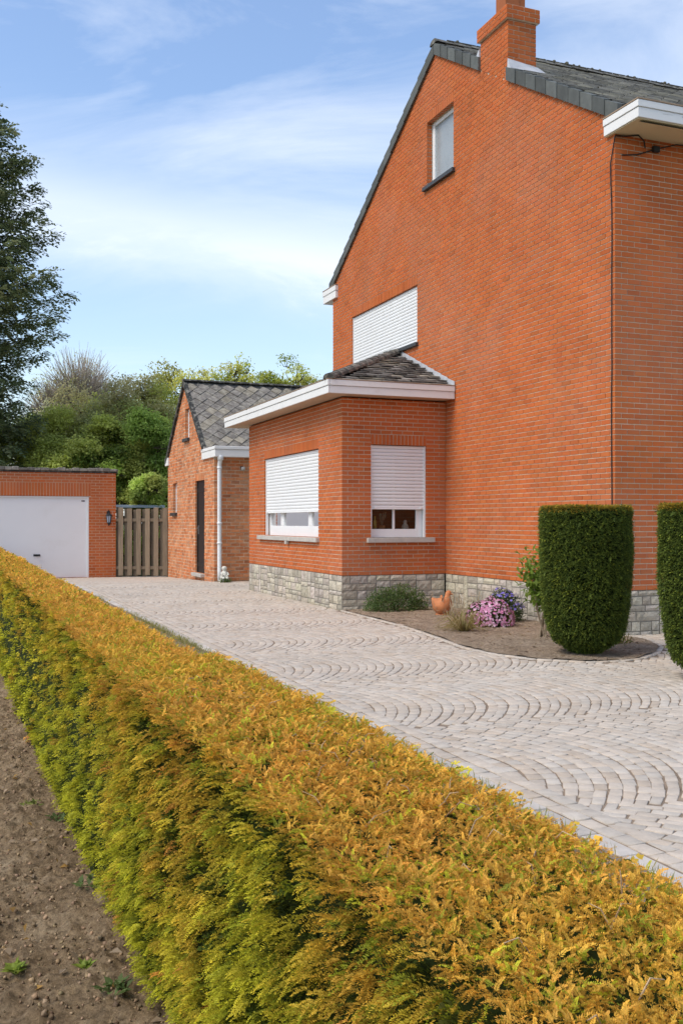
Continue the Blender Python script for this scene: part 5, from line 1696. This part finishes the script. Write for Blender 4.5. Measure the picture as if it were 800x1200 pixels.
# ------------------------------------------------------------------ trees beyond the garage
def tree(name, label, base, H, crowns, cols, n, lsize, trunk_r=.18, density=.6, group='trees and bushes beyond the garage', clump=.9, lean=0, barkc=(.09, .075, .055), cat='tree', leaves_per=9, twigs=0, rise=1.1):
    """tapered trunk, limbs to every crown lobe, and leaf clumps filling the lobes unevenly.  crowns: (dx, dy, z, rx, rz)"""
    bx, by, bz0 = base
    o = thing(name, label, cat, base, group)
    t_ = MB()
    t_.tube([(bx, by, bz0 - .1), (bx + lean * .3, by, bz0 + H * .25), (bx + lean * .6, by, bz0 + H * .55), (bx + lean, by, bz0 + H * .86)], [trunk_r * 1.25, trunk_r, trunk_r * .65, trunk_r * .15], 9, barkc)
    for (dx, dy, z, rx, rz) in crowns:
        z0 = bz0 + max(H * .15, z - rz - .8)
        for q in range(4):
            d = unit(1)[0] * [rx * .8, rx * .8, rz * .7]
            e = (bx + dx + d[0], by + dy + d[1], bz0 + z + abs(d[2]) * .9)
            m_ = (bx + dx * .5 + d[0] * .3, by + dy * .5 + d[1] * .3, (z0 + bz0 + z) / 2)
            t_.tube([(bx + lean * .4, by, z0), m_, e], [trunk_r * .42, trunk_r * .26, trunk_r * .05], 5, barkc, cap=False)
            for w in range(twigs):
                f_ = random.uniform(.3, 1)
                s0 = [m_[i] * (1 - f_) + e[i] * f_ for i in range(3)]
                dd = unit(1)[0] * [.9, .9, .6] + [0, 0, .6]
                l = random.uniform(.5, 1.5)
                s1 = [s0[i] + dd[i] * l * .5 for i in range(3)]
                s2 = [s1[i] + dd[i] * l * .5 + random.uniform(-.15, .15) for i in range(3)]
                t_.tube([s0, s1, s2], [.022, .014, .006], 3, barkc, cap=False)
    t_.build('trunk', M_BARK, o)
    if n:
        lobes = []
        for (dx, dy, z, rx, rz) in crowns:
            ns = max(7, int(rx * 9))
            d = unit(ns) * (rng.uniform(.25, 1, (ns, 1)) ** .5)
            for q in range(ns):
                f_ = rng.uniform(.26, .52)
                lobes.append((dx + d[q, 0] * rx * .78, dy + d[q, 1] * rx * .78, z + rise + d[q, 2] * rz * .80, rx * f_, rz * f_ * .85, rng.uniform(.72, 1.28), rng.integers(0, len(cols))))
        lobes = np.array(lobes)
        nc = int(n * 2.2 / leaves_per)
        vol = lobes[:, 3] ** 2; vol = vol / vol.sum()
        k = rng.choice(len(lobes), nc, p=vol)
        cr = lobes[k]
        u = unit(nc)
        u[:, 2] = np.where(u[:, 2] < -.45, -u[:, 2], u[:, 2])
        wob = 1 + .25 * fbm(u[:, 0] * 2.2 + k * 3.1, u[:, 1] * 2.2 + u[:, 2] * 2.4, 17, 3)
        r_ = (.55 + .5 * rng.uniform(0, 1, nc)) * wob
        ctr = np.stack([bx + cr[:, 0], by + cr[:, 1], bz0 + cr[:, 2]], 1) + u * r_[:, None] * cr[:, [3, 3, 4]]
        keep = np.ones(nc, bool)
        tb = MB()
        for q in rng.integers(0, nc, min(nc, 60 + twigs * 26)):
            e_ = ctr[q]
            lc = np.array([bx, by, bz0]) + cr[keep][q][:3] * [.6, .6, 1] - [0, 0, cr[keep][q][4] * .5]
            mm = lc * .45 + e_ * .55 + [0, 0, -.15]
            tb.tube([tuple(lc), tuple(mm), tuple(e_)], [.03, .02, .007], 3, barkc, cap=False)
        if twigs >= 40:
            for (dx, dy, z, rx, rz) in crowns:
                for q in range(520):
                    d = unit(1)[0]; d[2] = abs(d[2]) * 1.1 - .25
                    e1 = np.array([bx + dx, by + dy, bz0 + z + rise]) + d * np.array([rx, rx, rz]) * rng.uniform(.75, 1.2)
                    e0 = np.array([bx + dx, by + dy, bz0 + z + rise]) + d * np.array([rx, rx, rz]) * rng.uniform(.1, .55) + [0, 0, -.25 * rz]
                    mm = e0 * .5 + e1 * .5 + rng.normal(0, .12, 3)
                    tb.tube([tuple(e0), tuple(mm), tuple(e1)], [.018, .013, .006], 3, barkc, cap=False)
        tb.build('twigs', M_BARK, o)['kind'] = 'stuff'
        ccol = np.array(cols)[cr[:, 6].astype(int)] * (cr[:, 5] * rng.uniform(.85, 1.15, nc))[:, None]
        csz = clump * .38 * rng.uniform(.5, 1.2, nc)
        P = np.repeat(ctr, leaves_per, 0) + unit(nc * leaves_per) * (rng.uniform(0, 1, (nc * leaves_per, 1)) ** .5) * np.repeat(csz, leaves_per)[:, None] * [1, 1, .6]
        m_ = len(P)
        P[:, 2] = np.maximum(P[:, 2], bz0 + .1)
        C_ = np.repeat(ccol, leaves_per, 0) * rng.uniform(.8, 1.2, (m_, 1))
        X = unit(m_) * [1, 1, .7] + [0, 0, -.15]
        Z = np.repeat(u, leaves_per, 0) * .8 + [0, 0, .7] + unit(m_) * .6
        V, F, C = inst(leafq(.2, .6), P, X, Z, lsize * .72 * rng.uniform(.6, 1.4, m_), C_, C_)
        fast_mesh('crown', V, F, C, M_LEAF, o)
    return o
TH_ = math.atan(460 / 1167); S_, K_ = math.sin(TH_), math.cos(TH_)
# places were measured once as bearing and distance, and are fixed metres from here on
def place(bear, d): return (S_ * d + K_ * d * bear, K_ * d - S_ * d * bear, -.18)
DG = [(0.276, 0.393, 0.083), (0.388, 0.505, 0.111), (0.503, 0.618, 0.140)]
MG_ = [(0.451, 0.490, 0.117), (0.601, 0.629, 0.147), (0.700, 0.700, 0.190)]
YG = [(0.468, 0.507, 0.082), (0.546, 0.572, 0.105), (0.620, 0.598, 0.152), (0.377, 0.442, 0.070)]
OL = [(0.584, 0.564, 0.241), (0.700, 0.623, 0.302), (0.483, 0.504, 0.182), (0.700, 0.684, 0.402)]
tree('bare_tree', 'tall grey twiggy half bare tree beside the dark conifer', place(-.262, 47), 9.2, [(0, 0, 6.8, 1.9, 2.3), (-1.2, 0, 5.8, 1.5, 1.8), (1.3, .3, 6.0, 1.4, 1.7)], OL, 1300, .12, .16, barkc=(.40, .35, .30), twigs=60, clump=1.0)
tree('olive_tree', 'olive brown budding tree below the bare twigs', place(-.245, 44), 7.2, [(0, 0, 4.6, 2.2, 2.2), (-1.6, 0, 4.0, 1.6, 2.0), (1.7, 0, 4.8, 1.5, 1.6), (0, 0, 2.4, 2.4, 1.8)], OL + MG_[:1], 20000, .16, .2, twigs=10)
tree('olive_tree', 'fuller olive green budding tree behind the gap over the fence', place(-.205, 43), 7.3, [(0, 0, 5.2, 1.7, 1.9), (-1.2, 0, 4.2, 1.5, 1.8), (1.0, 0, 4.4, 1.5, 1.8), (0, 0, 2.6, 2.2, 1.8)], OL[:3] + MG_[:1], 17000, .16, .2, twigs=8)
tree('broadleaf_tree', 'bright yellow green tree rising behind the outbuilding gable', place(-.163, 46), 8.6, [(0, 0, 6.2, 1.7, 2.0), (-1.1, 0, 5.2, 1.3, 1.5), (1.2, 0, 5.4, 1.5, 1.6), (0, 0, 3.4, 2.2, 2.0)], YG, 15000, .17, .2, twigs=5)
tree('broadleaf_tree', 'thin leaved pale green tree behind the outbuilding ridge', place(-.118, 48), 9.3, [(-.8, 0, 7.0, 1.7, 1.5), (1.0, 0, 6.9, 1.8, 1.6), (0, 0, 5.0, 2.3, 1.8)], YG, 4200, .17, .17, twigs=9, clump=.8)
tree('broadleaf_tree', 'round crowned light green tree nearest the house gable', place(-.052, 48), 9.6, [(.1, 0, 7.1, 1.7, 1.5), (-1.0, 0, 6.4, 1.4, 1.2), (.8, 0, 6.2, 1.2, 1.3)], YG, 3600, .17, .17, twigs=5, clump=.7)
tree('broadleaf_tree', 'slender pale leaved tree between the ridge and the round crowned tree', place(-.088, 50), 9.4, [(0, 0, 7.4, 1.1, 1.4), (-.8, 0, 6.4, 1.2, 1.2)], YG, 1900, .17, .14, twigs=8, clump=.7)
tree('broadleaf_tree', 'mid green spreading tree in front of the conifer foot', place(-.290, 42), 5.6, [(0, 0, 3.4, 2.0, 2.0), (-1.7, 0, 3.2, 1.6, 1.8), (1.6, 0, 2.6, 1.6, 1.6)], MG_, 15000, .17, .16)
tree('broadleaf_tree', 'dense fresh green tree directly behind the garage coping', place(-.236, 40), 5.2, [(0, 0, 3.3, 1.8, 1.7), (-1.5, 0, 2.8, 1.5, 1.5), (1.3, 0, 2.9, 1.4, 1.5)], MG_ + [(.14, .20, .035)], 16000, .16, .15)
tree('broadleaf_tree', 'deep green dense tree directly above the wooden fence', place(-.196, 39.5), 5.0, [(0, 0, 3.4, 1.3, 1.7), (-.8, 0, 2.0, 1.2, 1.4), (.7, 0, 2.2, 1.1, 1.4)], DG + MG_[:2], 15000, .15, .15)
tree('shrub', 'light green leafy bush peeping over the fence beside the outbuilding', place(-.186, 36.5), 2.7, [(0, 0, 1.7, .8, .9), (-.5, 0, 1.5, .7, .8)], DG + MG_[:1], 5000, .13, .06, cat='bush', clump=.5)
tree('shrub', 'low dark green bush seen between the fence boards nearest the garage', place(-.205, 38.5), 2.4, [(0, 0, .55, 1.3, .9), (-1.0, 0, .5, 1.1, .8)], DG, 5000, .14, .05, cat='bush', clump=.5, rise=.1)
tree('shrub', 'low dark green bush seen between the fence boards nearest the outbuilding', place(-.168, 39.2), 2.4, [(0, 0, .55, 1.3, .9), (.9, 0, .5, 1.1, .8)], DG, 5000, .14, .05, cat='bush', clump=.5, rise=.1)
tree('shrub', 'small bright green bush at the left edge before the conifer', place(-.350, 39), 5.4, [(0, 0, 3.6, 1.1, 1.5), (-.6, 0, 2.4, 1.3, 1.5)], MG_ + [(.13, .19, .04)], 8000, .15, .1, cat='bush')
tree('broadleaf_tree', 'tall deep green tree in the row behind the yellow green one', place(-.19, 52), 8.4, [(0, 0, 5.2, 2.6, 2.4), (-2.5, 0, 4.6, 2.2, 2.2), (2.4, 0, 4.8, 2.2, 2.2), (0, 0, 2.4, 3.4, 2)], MG_ + DG[2:], 20000, .22, .22)

# the conifer
co = thing('conifer', 'tall dark conifer with drooping tufted branches beyond the garage', 'tree', place(-.375, 39), 'trees and bushes beyond the garage')
cx, cy, cz = place(-.375, 39)
HC = 19.5
t_ = MB()
t_.tube([(cx, cy, cz - .1), (cx, cy, 6), (cx + .1, cy, 13), (cx + .1, cy, HC - .5)], [.38, .30, .16, .02], 10, (.075, .06, .048))
cp = []
zb = 1.2
lev = 0
while zb < HC - .4:
    f_ = (zb - cz) / HC
    # uneven reach: broad at mid height, narrowing with steps towards the top
    R0 = np.interp(zb, [1, 3, 6, 7.5, 9.2, 10.4, 11.8, 14.3, 16.3, 17.3, 19.5], [2.6, 2.6, 2.5, 2.9, 3.9, 4.15, 3.2, 2.6, 2.05, 1.35, .3])
    nb_ = 9
    for k in range(nb_):
        a = lev * 1.3 + k * 2 * math.pi / nb_ + random.uniform(-.3, .3)
        l = R0 * random.uniform(.62, 1.08)
        rise_ = random.uniform(-.05, .22)
        pts = []
        for q in range(6):
            s = q / 5
            pts.append(np.array([cx + math.cos(a) * l * s, cy + math.sin(a) * l * s, zb + l * (rise_ * s + .10 * s * s - .18 * s * (1 - s))]))
        t_.tube([tuple(p) for p in pts], [.06 * (1 - s * .15) * max(.12, 1 - q / 5) for q in range(6)], 4, (.075, .06, .045), cap=False)
        m_ = int(29 * l)
        s = rng.uniform(.10, 1.0, m_) ** .8
        ii = np.minimum((s * 5).astype(int), 4); ff = (s * 5 - ii)[:, None]
        pa = np.array(pts)
        P = pa[ii] * (1 - ff) + pa[ii + 1] * ff
        side = np.array([-math.sin(a), math.cos(a), 0]); fw = np.array([math.cos(a), math.sin(a), 0])
        off = rng.normal(0, 1, m_) * (.20 + .42 * (1 - s)) * .8
        P = P + side * off[:, None] + np.array([0, 0, -1]) * (rng.uniform(0, .28, m_))[:, None]
        X = fw * rng.uniform(.4, 1.1, (m_, 1)) + side * np.sign(off)[:, None] * rng.uniform(.1, .8, (m_, 1)) + np.array([0, 0, 1]) * rng.uniform(-.45, .3, (m_, 1))
        cc = np.array([(.16, .205, .10), (.22, .265, .12), (.29, .325, .15), (.37, .38, .19)])[rng.integers(0, 4, m_)] * rng.uniform(.8, 1.25, (m_, 1))
        cp.append(inst(FARS[k % 4], P, X, np.tile([0, 0, 1.], (m_, 1)) + unit(m_) * .4, rng.uniform(.26, .52, m_), cc * .7, cc * 1.1))
    zb += random.uniform(.42, .58)
    lev += 1
t_.build('trunk', M_BARK, co)
V, F, C = merge(cp)
fast_mesh('crown', V, F, C, M_NEEDLE, co)
